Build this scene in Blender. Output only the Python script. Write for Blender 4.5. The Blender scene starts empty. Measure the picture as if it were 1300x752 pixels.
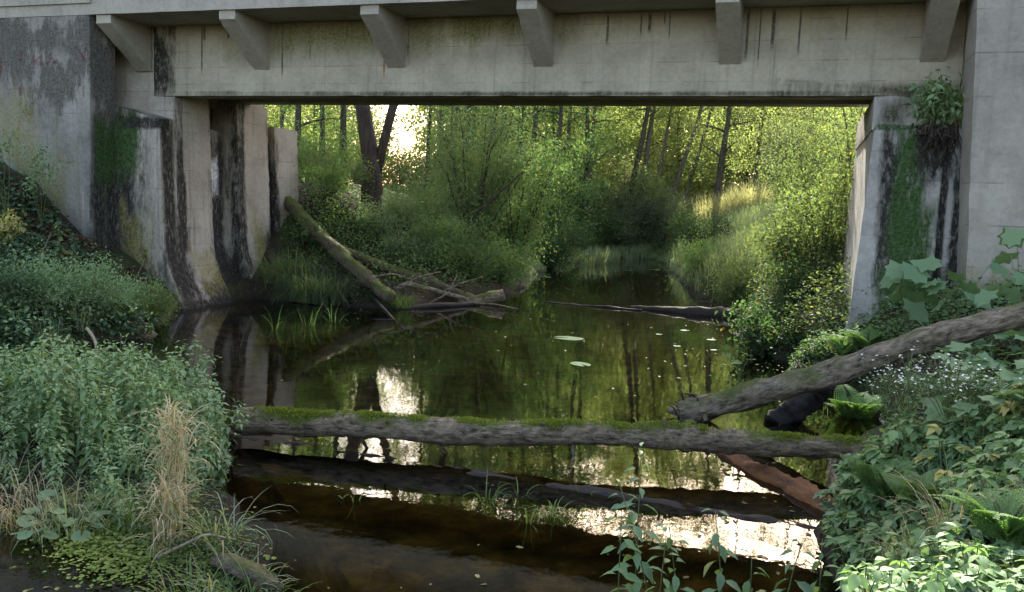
import bpy, math
import numpy as np
from mathutils import Matrix, Vector, noise as mnoise

scene = bpy.context.scene
C = scene.collection
rng = np.random.default_rng(11)
R = math.radians

# ------------------------------------------------------------------ camera
FPX, EYE, PITCH, ROLL = 1082.0, 2.5, R(-6.1), R(2.43)
def ray(x, y):
    a = (x-650)/FPX; b = -(y-376)/FPX
    c, s = math.cos(ROLL), math.sin(ROLL)
    a, b = a*c-b*s, a*s+b*c
    cp, sp = math.cos(PITCH), math.sin(PITCH)
    return np.array([a, cp-b*sp, sp+b*cp])
ORI = np.array([0, 0, EYE])
def at_z(x, y, z=0.0):
    d = ray(x, y); return ORI+d*(z-EYE)/d[2]
def at_d(x, y, Y):
    d = ray(x, y); return ORI+d*Y/d[1]
cam = bpy.data.cameras.new('camera'); cam_o = bpy.data.objects.new('camera', cam); C.objects.link(cam_o)
cam.sensor_width = 36; cam.lens = 36*FPX/1300; cam.clip_end = 2000; cam.clip_start = 0.05
cam_o.location = (0, 0, EYE)
right, up, fwd = None, None, Vector(ray(650, 376)).normalized()
right = (Vector(ray(651, 376))-Vector(ray(650, 376))).normalized()
up = right.cross(fwd)
m = Matrix((right, up, -fwd)).transposed().to_4x4(); m.translation = (0, 0, EYE)
cam_o.matrix_world = m
scene.camera = cam_o

# ------------------------------------------------------------------ tagging
def tag(o, label=None, cat=None, group=None, kind=None):
    if label: o['label'] = label
    if cat: o['category'] = cat
    if group: o['group'] = group
    if kind: o['kind'] = kind
    return o
def empty(name, loc, label, cat, group=None, rz=0.0):
    o = bpy.data.objects.new(name, None); C.objects.link(o)
    o.empty_display_size = 0.2
    o.location = loc; o.rotation_euler = (0, 0, rz)
    return tag(o, label, cat, group)
def kids(o): return [c for c in bpy.data.objects if c.parent is o]
def obj(name, me, parent=None):
    o = bpy.data.objects.new(name, me); C.objects.link(o)
    if parent is not None: o.parent = parent
    return o

# ------------------------------------------------------------------ mesh builder
class MB:
    def __init__(s): s.V = []; s.F = []; s.n = 0
    def add(s, V, F):
        V = np.asarray(V, float).reshape(-1, 3)
        for f in (F if isinstance(F, list) else [F]):
            if len(f): s.F.append(np.asarray(f, int)+s.n)
        s.V.append(V); s.n += len(V)
        return s
    def mesh(s, name, mat, smooth=False):
        me = bpy.data.meshes.new(name)
        V = np.concatenate(s.V) if s.V else np.zeros((0, 3))
        loops = np.concatenate([f.ravel() for f in s.F]) if s.F else np.zeros(0, int)
        tot = np.concatenate([np.full(len(f), f.shape[1]) for f in s.F]) if s.F else np.zeros(0, int)
        me.vertices.add(len(V)); me.vertices.foreach_set('co', V.ravel().astype(np.float32))
        me.loops.add(len(loops)); me.loops.foreach_set('vertex_index', loops.astype(np.int32))
        me.polygons.add(len(tot))
        me.polygons.foreach_set('loop_start', (np.cumsum(tot)-tot).astype(np.int32))
        try: me.polygons.foreach_set('loop_total', tot.astype(np.int32))
        except Exception: pass
        me.update(calc_edges=True); me.validate()
        me.polygons.foreach_set('use_smooth', np.full(len(me.polygons), bool(smooth)))
        me.materials.append(mat)
        return me
    def chipped(s, cut=.28, amp=.012, edge=.016):
        """cut long faces up and knock the surface and its edges slightly out of true"""
        import bmesh
        me = s.mesh('tmp', bpy.data.materials[0] if len(bpy.data.materials) else bpy.data.materials.new('x')); bm = bmesh.new(); bm.from_mesh(me)
        for _ in range(9):
            es = [e for e in bm.edges if e.calc_length() > cut]
            if not es: break
            bmesh.ops.subdivide_edges(bm, edges=es, cuts=1, use_grid_fill=True)
        bmesh.ops.triangulate(bm, faces=[f for f in bm.faces if len(f.verts) > 4])
        bm.normal_update()
        for v in bm.verts:
            sharp = any(len(e.link_faces) == 2 and e.calc_face_angle(0) > .6 for e in v.link_edges)
            n = mnoise.noise(v.co*3.1)*amp*.4
            if sharp: n -= edge*max(0, mnoise.noise(v.co*5.3+Vector((7, 3, 1)))+.15)*1.6
            v.co += v.normal*n
        bm.verts.index_update(); out = MB(); V = [tuple(v.co) for v in bm.verts]
        F3 = [[v.index for v in f.verts] for f in bm.faces if len(f.verts) == 3]; F4 = [[v.index for v in f.verts] for f in bm.faces if len(f.verts) == 4]
        out.add(V, [np.array(q) for q in (F3, F4) if q]); bm.free(); bpy.data.meshes.remove(me); return out
    def build(s, name, mat, parent=None, smooth=False):
        return obj(name, s.mesh(name, mat, smooth), parent)
    def tube(s, path, rad, seg=7, rough=0.0, lump=0.0):
        P = np.asarray(path, float); n = len(P)
        rad = np.broadcast_to(np.asarray(rad, float), (n,))
        T = np.gradient(P, axis=0); T /= np.linalg.norm(T, axis=1)[:, None]+1e-9
        a = np.array([0, 0, 1.0]) if abs(T[0][2]) < .9 else np.array([1.0, 0, 0])
        N = np.cross(T[0], a); N /= np.linalg.norm(N)
        Vv = []
        ang = np.linspace(0, 2*np.pi, seg, endpoint=False)
        for i in range(n):
            N = N-T[i]*(N@T[i]); N /= np.linalg.norm(N)+1e-9
            B = np.cross(T[i], N)
            r = rad[i]*np.ones(seg)
            if rough: r = r*(1+rough*rng.normal(size=seg))
            if lump: r = r*(1+lump*np.array([mnoise.noise(Vector((P[i][0]*3+np.cos(q), P[i][1]*3+np.sin(q), P[i][2]*3))) for q in ang]))
            Vv.append(P[i]+np.outer(np.cos(ang)*r, N)+np.outer(np.sin(ang)*r, B))
        V = np.concatenate(Vv)
        i, j = np.meshgrid(np.arange(n-1), np.arange(seg), indexing='ij')
        j2 = (j+1) % seg
        Q = np.stack([i*seg+j, i*seg+j2, (i+1)*seg+j2, (i+1)*seg+j], -1).reshape(-1, 4)
        V = np.concatenate([V, P[:1], P[-1:]])
        k = np.arange(seg); k2 = (k+1) % seg
        c1 = np.stack([k2, k, np.full(seg, n*seg)], -1)
        c2 = np.stack([(n-1)*seg+k, (n-1)*seg+k2, np.full(seg, n*seg+1)], -1)
        return s.add(V, [Q, c1, c2])
    def box(s, a, b):
        x0, y0, z0 = a; x1, y1, z1 = b
        V = [(x0,y0,z0),(x1,y0,z0),(x1,y1,z0),(x0,y1,z0),(x0,y0,z1),(x1,y0,z1),(x1,y1,z1),(x0,y1,z1)]
        return s.add(V, HEXF)
    def hexa(s, V): return s.add(V, HEXF)
    def leaves(s, P, D, N, L, Wd, tm):
        P = np.asarray(P, float); n = len(P)
        if n == 0: return s
        D = D/(np.linalg.norm(D, axis=1)[:, None]+1e-9)
        S = np.cross(N, D); S /= np.linalg.norm(S, axis=1)[:, None]+1e-9
        Nn = np.cross(D, S)
        tv, tf = tm; tv = np.asarray(tv, float); k = len(tv)
        L = np.broadcast_to(L, (n,)); Wd = np.broadcast_to(Wd, (n,))
        V = (P[:, None, :]+(tv[:, 0][None]*L[:, None])[..., None]*D[:, None]
             +(tv[:, 1][None]*Wd[:, None])[..., None]*S[:, None]
             +(tv[:, 2][None]*L[:, None])[..., None]*Nn[:, None])
        F = []
        for f in tf:
            f = np.asarray(f); F.append((np.arange(n)[:, None, None]*k+f[None]).reshape(-1, f.shape[1]))
        return s.add(V.reshape(-1, 3), F)
    def blades(s, P, az, L, lean, bend, Wd, seg=5):
        P = np.asarray(P, float); n = len(P)
        if n == 0: return s
        az, L, lean, bend, Wd = [np.broadcast_to(np.asarray(q, float), (n,)) for q in (az, L, lean, bend, Wd)]
        t = np.linspace(0, 1, seg+1)
        th = lean[:, None]+bend[:, None]*t[None]**1.3      # tilt from vertical
        st = L[:, None]/seg
        r = np.concatenate([np.zeros((n, 1)), np.cumsum(np.sin(th[:, :-1])*st, 1)], 1)
        z = np.concatenate([np.zeros((n, 1)), np.cumsum(np.cos(th[:, :-1])*st, 1)], 1)
        ca, sa = np.cos(az)[:, None], np.sin(az)[:, None]
        Cn = P[:, None, :]+np.stack([r*ca, r*sa, z], -1)
        w = Wd[:, None]*(np.minimum(1, .55+1.2*t)*(1-t**2.2))[None]*.5+.0004
        tw = rng.uniform(-.7, .7, n)[:, None]
        side = np.stack([-np.sin(az[:, None]+tw)*w, np.cos(az[:, None]+tw)*w, np.zeros_like(w)], -1)
        V = np.stack([Cn-side, Cn+side], 2).reshape(n, -1, 3)
        k = (seg+1)*2
        base = np.array([[2*i, 2*i+1, 2*i+3, 2*i+2] for i in range(seg)])
        F = (np.arange(n)[:, None, None]*k+base[None]).reshape(-1, 4)
        return s.add(V.reshape(-1, 3), F)
HEXF = np.array([[0,3,2,1],[4,5,6,7],[0,1,5,4],[1,2,6,5],[2,3,7,6],[3,0,4,7]])

def tm_leaf(ts, ws, fold=.25, droop=.25):
    """leaf of two strips folded along its midrib"""
    V = []; n = len(ts)
    for t, w in zip(ts, ws):
        zc = -droop*t*t
        V += [(t, w, zc+fold*w*.5), (t, 0, zc), (t, -w, zc+fold*w*.5)]
    F = []
    for i in range(n-1):
        a, b = 3*i, 3*(i+1)
        F += [[a, a+1, b+1, b], [a+1, a+2, b+2, b+1]]
    return V, [np.array(F)]
T_RH = ([(0, 0, 0), (.45, .5, .06), (1, 0, -.08), (.45, -.5, .06)], [np.array([[0, 3, 2], [0, 2, 1]])])
T_OV = tm_leaf([0, .22, .5, .78, 1], [.03, .42, .5, .28, .0])
T_NET = tm_leaf([0, .07, .2, .3, .34, .5, .53, .7, .73, .88, 1], [.03, .34, .5, .52, .45, .43, .34, .28, .2, .12, .0], fold=.45, droop=.35)
T_LAN = tm_leaf([0, .1, .3, .55, .8, 1], [.05, .05, .42, .5, .25, .0], fold=.3, droop=.4)
def tm_lobed(lobes=5, depth=.35, notch=.2):
    V = [(.28, 0, -.03)]; n = lobes*2
    angs = np.linspace(-2.55, 2.55, lobes*2+1)
    for i, a in enumerate(angs):
        r = (.62 if i % 2 == 1 else .62*(1-depth))*(1.0-.12*abs(a)/2.5)
        if i in (0, len(angs)-1): r = .33
        V.append((.28+r*math.cos(a)*1.12, r*math.sin(a), .05*math.sin(i*2.1)-.10*r*r))
    V.append((.05, 0, 0))
    m_ = len(V); F = [[0, i, i+1] for i in range(1, m_-1)]+[[0, m_-1, 1]]
    return V, [np.array(F)]
T_LOB = tm_lobed(5, .36); T_LOB7 = tm_lobed(7, .25)
def tm_round(n=11):
    V = [(.5, 0, -.06)]
    for i in range(n):
        a = -math.pi+.25+(2*math.pi-.5)*i/(n-1); V.append((.5+.5*math.cos(a), .5*math.sin(a), .02*math.cos(3*a)))
    F = [[0, i, i+1] for i in range(1, n)]
    return V, [np.array(F)]
T_RND = tm_round()

def rdir(n, up=0.0, spread=1.0):
    d = rng.normal(size=(n, 3))*spread; d[:, 2] += up
    return d/np.linalg.norm(d, axis=1)[:, None]

# ------------------------------------------------------------------ materials
def new_mat(name):
    m = bpy.data.materials.new(name); m.use_nodes = True
    nt = m.node_tree; nt.nodes.clear()
    out = nt.nodes.new('ShaderNodeOutputMaterial')
    return m, nt, out
class NT:
    """tiny node helper"""
    def __init__(s, nt): s.nt = nt
    def n(s, t, **k):
        nd = s.nt.nodes.new('ShaderNode'+t)
        for a, v in k.items(): setattr(nd, a, v)
        return nd
    def put(s, sock, v):
        if isinstance(v, bpy.types.NodeSocket): s.nt.links.new(v, sock)
        else: sock.default_value = v
    def math(s, op, a, b=None, clamp=False):
        nd = s.n('Math', operation=op, use_clamp=clamp); s.put(nd.inputs[0], a)
        if b is not None: s.put(nd.inputs[1], b)
        return nd.outputs[0]
    def vmath(s, op, a, b=None):
        nd = s.n('VectorMath', operation=op); s.put(nd.inputs[0], a)
        if b is not None: s.put(nd.inputs[1], b)
        return nd.outputs[0]
    def noise(s, vec, scale, detail=4, rough=.55):
        nd = s.n('TexNoise'); nd.inputs['Scale'].default_value = scale
        nd.inputs['Detail'].default_value = detail; nd.inputs['Roughness'].default_value = rough
        if vec is not None: s.put(nd.inputs['Vector'], vec)
        return nd.outputs['Fac']
    def ramp(s, f, stops, interp='LINEAR'):
        nd = s.n('ValToRGB'); s.put(nd.inputs[0], f); cr = nd.color_ramp; cr.interpolation = interp
        while len(cr.elements) < len(stops): cr.elements.new(.5)
        for e, (p, c) in zip(cr.elements, stops):
            e.position = p; e.color = (*c, 1) if len(c) == 3 else c
        return nd.outputs[0]
    def mr(s, v, a, b, c=0.0, d=1.0):
        nd = s.n('MapRange', clamp=True); s.put(nd.inputs[0], v)
        for i, q in enumerate((a, b, c, d)): nd.inputs[i+1].default_value = q
        return nd.outputs[0]
    def mix(s, f, a, b, mode='MIX'):
        nd = s.n('Mix', data_type='RGBA', blend_type=mode)
        s.put(nd.inputs[0], f); s.put(nd.inputs[6], a if isinstance(a, bpy.types.NodeSocket) else (*a, 1)); s.put(nd.inputs[7], b if isinstance(b, bpy.types.NodeSocket) else (*b, 1))
        return nd.outputs[2]
    def bump(s, h, strength, dist=.02):
        nd = s.n('Bump'); nd.inputs['Strength'].default_value = strength; nd.inputs['Distance'].default_value = dist
        s.put(nd.inputs['Height'], h); return nd.outputs[0]
    def pbsdf(s, col, rough=.9, normal=None, spec=.3):
        nd = s.n('BsdfPrincipled'); s.put(nd.inputs['Base Color'], col if isinstance(col, bpy.types.NodeSocket) else (*col, 1))
        s.put(nd.inputs['Roughness'], rough); nd.inputs['Specular IOR Level'].default_value = spec
        if normal is not None: s.put(nd.inputs['Normal'], normal)
        return nd.outputs[0]

def leaf_mat(name, dark, light, odd=None, odd_share=.06, trans=.5, tcol=None, rough=.5, patch=.6):
    """leaf: each leaf its own tone, tone drifting between clumps, light shining through"""
    m, nt, out = new_mat(name); h = NT(nt)
    geo = h.n('NewGeometry'); info = h.n('ObjectInfo')
    r = geo.outputs['Random Per Island']
    pn = h.noise(geo.outputs['Position'], patch, 2)
    f = h.math('ADD', h.math('MULTIPLY', r, .55), h.math('MULTIPLY', h.mr(pn, .3, .7), .35))
    f = h.math('ADD', f, h.math('MULTIPLY', info.outputs['Random'], .2), clamp=True)
    col = h.ramp(f, [(.1, dark), (.9, light)])
    if odd is not None:
        r2 = h.math('FRACT', h.math('MULTIPLY', r, 17.31))
        col = h.mix(h.math('LESS_THAN', r2, odd_share), col, odd)
    d = h.n('BsdfDiffuse'); h.put(d.inputs[0], col)
    t = h.n('BsdfTranslucent'); h.put(t.inputs[0], h.mix(1.0, col, tcol or (1.25, 1.32, .7), 'MULTIPLY'))
    mx = h.n('MixShader'); mx.inputs[0].default_value = trans
    nt.links.new(d.outputs[0], mx.inputs[1]); nt.links.new(t.outputs[0], mx.inputs[2])
    g = h.n('BsdfGlossy'); g.inputs['Roughness'].default_value = rough
    g.inputs['Color'].default_value = (.9, .95, 1, 1)
    mx2 = h.n('MixShader'); mx2.inputs[0].default_value = .02
    nt.links.new(mx.outputs[0], mx2.inputs[1]); nt.links.new(g.outputs[0], mx2.inputs[2])
    nt.links.new(mx2.outputs[0], out.inputs[0])
    return m
def bark_mat(name, c1, c2, moss=None, moss_lo=.2, moss_hi=.7, scale=(3, 16, 16), bump=.7, wet=.0, lich=0.0):
    m, nt, out = new_mat(name); h = NT(nt)
    tc = h.n('TexCoord'); geo = h.n('NewGeometry')
    v = h.vmath('MULTIPLY', tc.outputs['Object'], scale)
    n1 = h.noise(v, 1.0, 6, .65); n2 = h.noise(tc.outputs['Object'], 2.2, 3)
    col = h.ramp(n1, [(.32, c1), (.68, c2)])
    if lich: col = h.mix(h.mr(h.noise(tc.outputs['Object'], 26, 3), .62, .68, 0, lich), col, (.30, .31, .27))
    if moss:
        sz = h.n('SeparateXYZ'); h.put(sz.inputs[0], geo.outputs['Normal'])
        f = h.math('ADD', h.math('MULTIPLY', sz.outputs[2], .6), h.math('MULTIPLY', h.math('SUBTRACT', n2, .5), 2.4))
        f = h.math('ADD', f, h.math('MULTIPLY', h.math('SUBTRACT', h.noise(tc.outputs['Object'], 30, 3), .5), .5))
        mc = h.ramp(h.noise(tc.outputs['Object'], 60, 2), [(.3, tuple(q*.55 for q in moss)), (.7, moss)])
        col = h.mix(h.mr(f, moss_lo, moss_hi), col, mc)
    b = h.bump(n1, bump, .03)
    nt.links.new(h.pbsdf(col, .85-wet, b, .3+wet), out.inputs[0])
    return m
def plain_mat(name, c1, c2, scale=8, rough=.8, trans=0):
    m, nt, out = new_mat(name); h = NT(nt)
    tc = h.n('TexCoord'); col = h.ramp(h.noise(tc.outputs['Object'], scale, 4), [(.3, c1), (.7, c2)])
    nt.links.new(h.pbsdf(col, rough), out.inputs[0]); return m

M = {}
M['tree_leaf'] = leaf_mat('tree_leaf', (0.067, 0.132, 0.049), (0.175, 0.268, 0.102), (.20, .19, .04), .05)
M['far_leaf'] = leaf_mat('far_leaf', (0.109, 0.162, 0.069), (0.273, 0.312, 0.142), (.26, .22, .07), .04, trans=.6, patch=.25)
M['willow_leaf'] = leaf_mat('willow_leaf', (0.075, 0.136, 0.068), (0.191, 0.266, 0.129), (.20, .20, .07), .06)
M['grey_leaf'] = leaf_mat('grey_leaf', (0.124, 0.149, 0.093), (0.245, 0.276, 0.176), (.16, .11, .06), .06)
M['lime_leaf'] = leaf_mat('lime_leaf', (0.066, 0.106, 0.043), (0.145, 0.19, 0.084), (.25, .23, .04), .025)
M['dark_leaf'] = leaf_mat('dark_leaf', (0.024, 0.054, 0.022), (0.066, 0.12, 0.042), (.10, .07, .03), .05)
M['nettle_leaf'] = leaf_mat('nettle_leaf', (0.131, 0.228, 0.109), (0.291, 0.4, 0.198), (.14, .19, .05), .05, trans=.3)
M['herb_leaf'] = leaf_mat('herb_leaf', (0.096, 0.181, 0.071), (0.218, 0.336, 0.143), (.22, .23, .06), .06, trans=.35)
M['fern_leaf'] = leaf_mat('fern_leaf', (0.066, 0.143, 0.044), (0.143, 0.242, 0.077), None, trans=.35)
M['yellow_leaf'] = leaf_mat('yellow_leaf', (.24, .22, .07), (.42, .40, .14), (.15, .18, .05), .15, trans=.35)
M['lobed_leaf'] = leaf_mat('lobed_leaf', (0.083, 0.165, 0.083), (0.179, 0.275, 0.138), (.17, .2, .06), .05, trans=.3)
M['ivy_leaf'] = leaf_mat('ivy_leaf', (0.026, 0.058, 0.029), (0.078, 0.13, 0.065), (.13, .12, .04), .06, trans=.2)
M['litter'] = leaf_mat('litter', (.035, .02, .012), (.12, .07, .04), (.2, .14, .06), .08, trans=.1)
M['litter_pale'] = leaf_mat('litter_pale', (.06, .05, .02), (.17, .15, .06), (.22, .22, .09), .2, trans=.1)
M['grass'] = leaf_mat('grass', (0.06, 0.12, 0.036), (0.156, 0.228, 0.072), (.25, .22, .10), .1, trans=.35)
M['dark_grass'] = leaf_mat('dark_grass', (0.039, 0.072, 0.033), (0.091, 0.143, 0.065), (.14, .13, .07), .1, trans=.3)
M['pale_grass'] = leaf_mat('pale_grass', (.18, .25, .14), (.31, .37, .21), (.34, .32, .18), .12, trans=.4)
M['straw'] = leaf_mat('straw', (0.237, 0.195, 0.117), (0.528, 0.443, 0.283), (.12, .17, .06), .15, trans=.3)
M['water_grass'] = leaf_mat('water_grass', (.08, .15, .04), (.17, .25, .07), None, trans=.35)
M['cress'] = leaf_mat('cress', (0.104, 0.182, 0.026), (0.221, 0.286, 0.065), (.22, .25, .08), .1, trans=.2)
M['pad'] = leaf_mat('pad', (.035, .06, .03), (.06, .10, .05), None, trans=.15, rough=.3)
M['petal'] = leaf_mat('petal', (.6, .6, .58), (.8, .8, .78), None, trans=.2)
M['moss'] = leaf_mat('moss', (.09, .13, .012), (.24, .29, .035), (.26, .25, .06), .05, trans=.25)
M['stem'] = plain_mat('stem', (.06, .09, .03), (.12, .14, .06), 20)
M['pale_stem'] = plain_mat('pale_stem', (.2, .16, .1), (.32, .27, .18), 20)
M['trunk'] = bark_mat('trunk', (.025, .02, .015), (.085, .07, .055), (.05, .06, .02), .5, 1.0, (9, 9, 1.6))
M['pale_trunk'] = bark_mat('pale_trunk', (.07, .06, .045), (.15, .13, .10), (.07, .08, .04), .6, 1.1, (9, 9, 1.6))
M['bark'] = bark_mat('bark', (.025, .019, .013), (.34, .27, .185), (.10, .125, .02), .36, .7, (8, 24, 24), 1.6, lich=.5)
M['grey_bark'] = bark_mat('grey_bark', (.025, .02, .015), (.31, .25, .18), (.10, .12, .03), .28, .75, (8, 20, 20), 1.6, lich=.4)
M['mossy_bark'] = bark_mat('mossy_bark', (.03, .024, .016), (.13, .105, .07), (.085, .105, .022), .12, .45, (8, 18, 18), 1.5)
M['wet_bark'] = bark_mat('wet_bark', (.004, .0035, .003), (.014, .011, .008), None, scale=(3, 14, 14), wet=.1)
M['rust_bark'] = bark_mat('rust_bark', (.03, .014, .006), (.22, .09, .025), None, scale=(3, 12, 12), wet=.1)
M['root'] = plain_mat('root', (.012, .009, .007), (.05, .04, .03), 12)
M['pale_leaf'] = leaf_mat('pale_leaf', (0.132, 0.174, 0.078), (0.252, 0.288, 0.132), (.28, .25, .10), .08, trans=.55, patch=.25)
M['gold_grass'] = leaf_mat('gold_grass', (.30, .285, .17), (.50, .47, .30), None, trans=.4)
M['far_trunk'] = bark_mat('far_trunk', (.05, .045, .03), (.12, .105, .08), (.07, .085, .035), .3, .9, (9, 9, 1.6))

# ------------------------------------------------------------------ terrain
WATER = np.array([(-14,3.5),(-4,3.6),(0,3.4),(1.2,4.0),(1.95,4.9),(2.5,6.3),(2.9,7.5),(3.2,8.2),(4.2,9.2),(4.9,11),(4.6,13.8),(5.0,18),
  (5.9,21.3),(5.4,25.7),(6.2,30),(7,38),(7.5,44),(4.5,44.5),(3.2,40),(.9,32.5),(-.2,23.7),(-2,20.3),(-3.0,19.4),(-4.2,19.3),
  (-5.0,19.8),(-6.1,20.3),(-7.0,17.9),(-6.75,16.4),(-6.2,14.4),(-6.9,11.8),(-14,10.2)], float)
ISLET = np.array([(-14,7.0),(-5,6.75),(-3.5,6.4),(-2.4,5.25),(-1.5,5.1),(-1.6,5.7),(-2.4,7.1),(-2.75,8.3),(-3.5,9.2),(-14,9.5)], float)
def sdist(poly, X, Y):
    """signed distance, negative inside"""
    d = np.full(X.shape, 1e9); inside = np.zeros(X.shape, bool)
    n = len(poly)
    for i in range(n):
        (ax, ay), (bx, by) = poly[i], poly[(i+1) % n]
        ex, ey = bx-ax, by-ay
        t = np.clip(((X-ax)*ex+(Y-ay)*ey)/(ex*ex+ey*ey), 0, 1)
        d = np.minimum(d, np.hypot(X-ax-t*ex, Y-ay-t*ey))
        c = (ay > Y) != (by > Y)
        with np.errstate(divide='ignore', invalid='ignore'):
            xi = (bx-ax)*(Y-ay)/(by-ay)+ax
        inside ^= c & (X < xi)
    return np.where(inside, -d, d)
CTRL = np.array([(-4.2,19.4,.45,1.5),(-3.4,20.2,.7,2),(-4.9,20.3,.8,1.8),(-11.2,18,6.2,7.2),(-8,15,4.6,7.2),(-12,12,4.5,7.5),(-14,25,4.2,4),(-6,23,4.2,3.6),(-4,28,3.6,6),(-9,36,3.7,6),(-20,45,3.8,6),
  (6.7,12.7,2.0,2),(1.8,3,1.5,1.2),(0,0,1.0,1.0),(-8,0,1.2,1.5),(5,8,1.9,2.0),(5,5,1.9,1.6),(8,18,2.2,2.8),(8,24,2.4,3),(11,32,3.8,4),(14,42,4.4,4.5),
  (5,50,2.2,5),(0,45,3,6),(20,20,3.4,5),(12,10,3,3),(30,60,5,6)], float)
def height(X, Y):
    X = np.asarray(X, float); Y = np.asarray(Y, float)
    w = 1/((X[..., None]-CTRL[:, 0])**2+(Y[..., None]-CTRL[:, 1])**2+.5)**1.6
    w /= w.sum(-1, keepdims=True)
    T = (w*CTRL[:, 2]).sum(-1); S = (w*CTRL[:, 3]).sum(-1)
    wob = .16*np.sin(X*2.1+1.3*np.sin(Y*1.3))+.13*np.sin(Y*2.7+X*.9)+.07*np.sin(X*5.3-Y*4.1)
    d = sdist(WATER, X, Y)+wob
    e = sdist(ISLET, X, Y)+wob*.6
    land = T*(1-np.exp(-np.maximum(d, 0)/S))+.14*(1-np.exp(-np.maximum(d, 0)/.15))
    bed = -.12-.5*(1-np.exp(-np.maximum(-d, 0)/.9))
    z = np.where(d > 0, land, bed+.12*np.exp(np.minimum(d, 0)*4))
    isl = .24*(1-np.exp(-np.maximum(-e, 0)/.4))-.25*np.clip(e/.5, 0, 1)-.5*np.clip(e-.4, 0, 1)
    z = np.where((d <= 0) & (e < .4), np.maximum(z, isl), z)
    bumps = .05*np.sin(X*3.1+Y)*np.sin(Y*2.3-X*.7)+.03*np.sin(X*7+Y*5)
    return z+np.where(z > 0.02, bumps*np.clip(z*2, 0, 1), 0)
def H1(x, y): return float(height(np.array([x]), np.array([y]))[0])
def hit(px, py, zmin=-9, tmax=90):
    """ray through a pixel to the terrain (or the water where zmin=0)"""
    d = ray(px, py); t = np.concatenate([np.arange(2.0, 30, .06), np.arange(30, tmax, .25)])
    P = ORI+d*t[:, None]
    g = np.maximum(height(P[:, 0], P[:, 1]), zmin)
    k = np.nonzero(P[:, 2] < g)[0]
    return P[k[0]] if len(k) else None
def axis(lo, a, b, hi, st):
    mid = np.arange(a, b, st); k = np.geomspace(st, hi-b, 26); k2 = np.geomspace(st, a-lo, 26)
    return np.concatenate([(a-k2)[::-1], mid, b+k])
gx, gy = axis(-900, -20, 20, 900, .2), axis(-300, -2, 46, 1500, .2)
GX, GY = np.meshgrid(gx, gy); GZ = height(GX, GY)
far = np.hypot(GX, GY-20); GZ = GZ+np.clip((far-70)/300, 0, 1)*6
nx, ny = len(gx), len(gy)
i, j = np.meshgrid(np.arange(ny-1), np.arange(nx-1), indexing='ij')
mb = MB().add(np.stack([GX, GY, GZ], -1).reshape(-1, 3), np.stack([i*nx+j, i*nx+j+1, (i+1)*nx+j+1, (i+1)*nx+j], -1).reshape(-1, 4))
mt, nt, out = new_mat('soil'); h = NT(nt)
geo = h.n('NewGeometry'); P_ = geo.outputs['Position']
sp = h.n('SeparateXYZ'); h.put(sp.inputs[0], P_)
soil = h.ramp(h.noise(P_, 6, 6, .7), [(.3, (.012, .009, .006)), (.55, (.035, .025, .016)), (.75, (.075, .052, .032))])
grn = h.ramp(h.noise(P_, 9, 5, .7), [(.3, (.02, .03, .01)), (.7, (.06, .085, .025))])
col = h.mix(h.mr(h.noise(P_, .8, 4), .48, .62), soil, grn)
meadow = h.ramp(h.noise(P_, 3, 5, .7), [(.3, (.08, .12, .04)), (.7, (.16, .19, .07))])
col = h.mix(h.mr(sp.outputs[1], 27, 34), col, meadow)
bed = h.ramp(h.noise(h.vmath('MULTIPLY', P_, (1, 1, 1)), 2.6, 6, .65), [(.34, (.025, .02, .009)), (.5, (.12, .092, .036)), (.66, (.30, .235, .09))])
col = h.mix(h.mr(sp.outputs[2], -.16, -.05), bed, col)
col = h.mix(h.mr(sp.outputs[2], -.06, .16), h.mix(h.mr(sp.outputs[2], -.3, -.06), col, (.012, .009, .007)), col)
nt.links.new(h.pbsdf(col, .95, h.bump(h.noise(P_, 22, 6, .7), .8, .06)), out.inputs[0])
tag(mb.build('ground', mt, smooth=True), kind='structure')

# water: clear brown stream, reflects by Fresnel, the bed shows through
mt, nt, out = new_mat('water'); h = NT(nt)
geo = h.n('NewGeometry')
v = h.vmath('MULTIPLY', geo.outputs['Position'], (1.0, .8, 1))
nn = h.math('ADD', h.noise(v, 2.2, 3, .5), h.math('MULTIPLY', h.noise(v, 11, 2, .5), .22))
bm = h.bump(nn, .035, .05)
tr = h.n('BsdfTransparent'); tr.inputs[0].default_value = (.5, .45, .27, 1)
gl = h.n('BsdfGlossy'); gl.inputs['Roughness'].default_value = .015; gl.inputs['Color'].default_value = (.96, .98, 1, 1); h.put(gl.inputs['Normal'], bm)
fr = h.n('Fresnel'); fr.inputs['IOR'].default_value = 1.36; h.put(fr.inputs['Normal'], bm)
mx = h.n('MixShader'); h.put(mx.inputs[0], h.math('MULTIPLY', fr.outputs[0], 1.12, clamp=True))
nt.links.new(tr.outputs[0], mx.inputs[1]); nt.links.new(gl.outputs[0], mx.inputs[2]); nt.links.new(mx.outputs[0], out.inputs[0])
wb = MB(); wb.add([(-16, 2.5, 0), (10, 2.5, 0), (10, 47, 0), (-16, 47, 0)], np.array([[0, 1, 2, 3]]))
tag(wb.build('stream_water', mt), kind='structure')

# ------------------------------------------------------------------ bridge
PSI = math.atan(1082/3250); V0 = 15.347
BLOC = (V0*math.sin(PSI), V0*math.cos(PSI), 0)
def Wb(u, dv, z): return np.array([u*math.cos(PSI)+(V0+dv)*math.sin(PSI), -u*math.sin(PSI)+(V0+dv)*math.cos(PSI), z])
bridge = empty('bridge', BLOC, 'concrete road bridge with slanted brackets spanning the stream', 'bridge', rz=-PSI)

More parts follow.
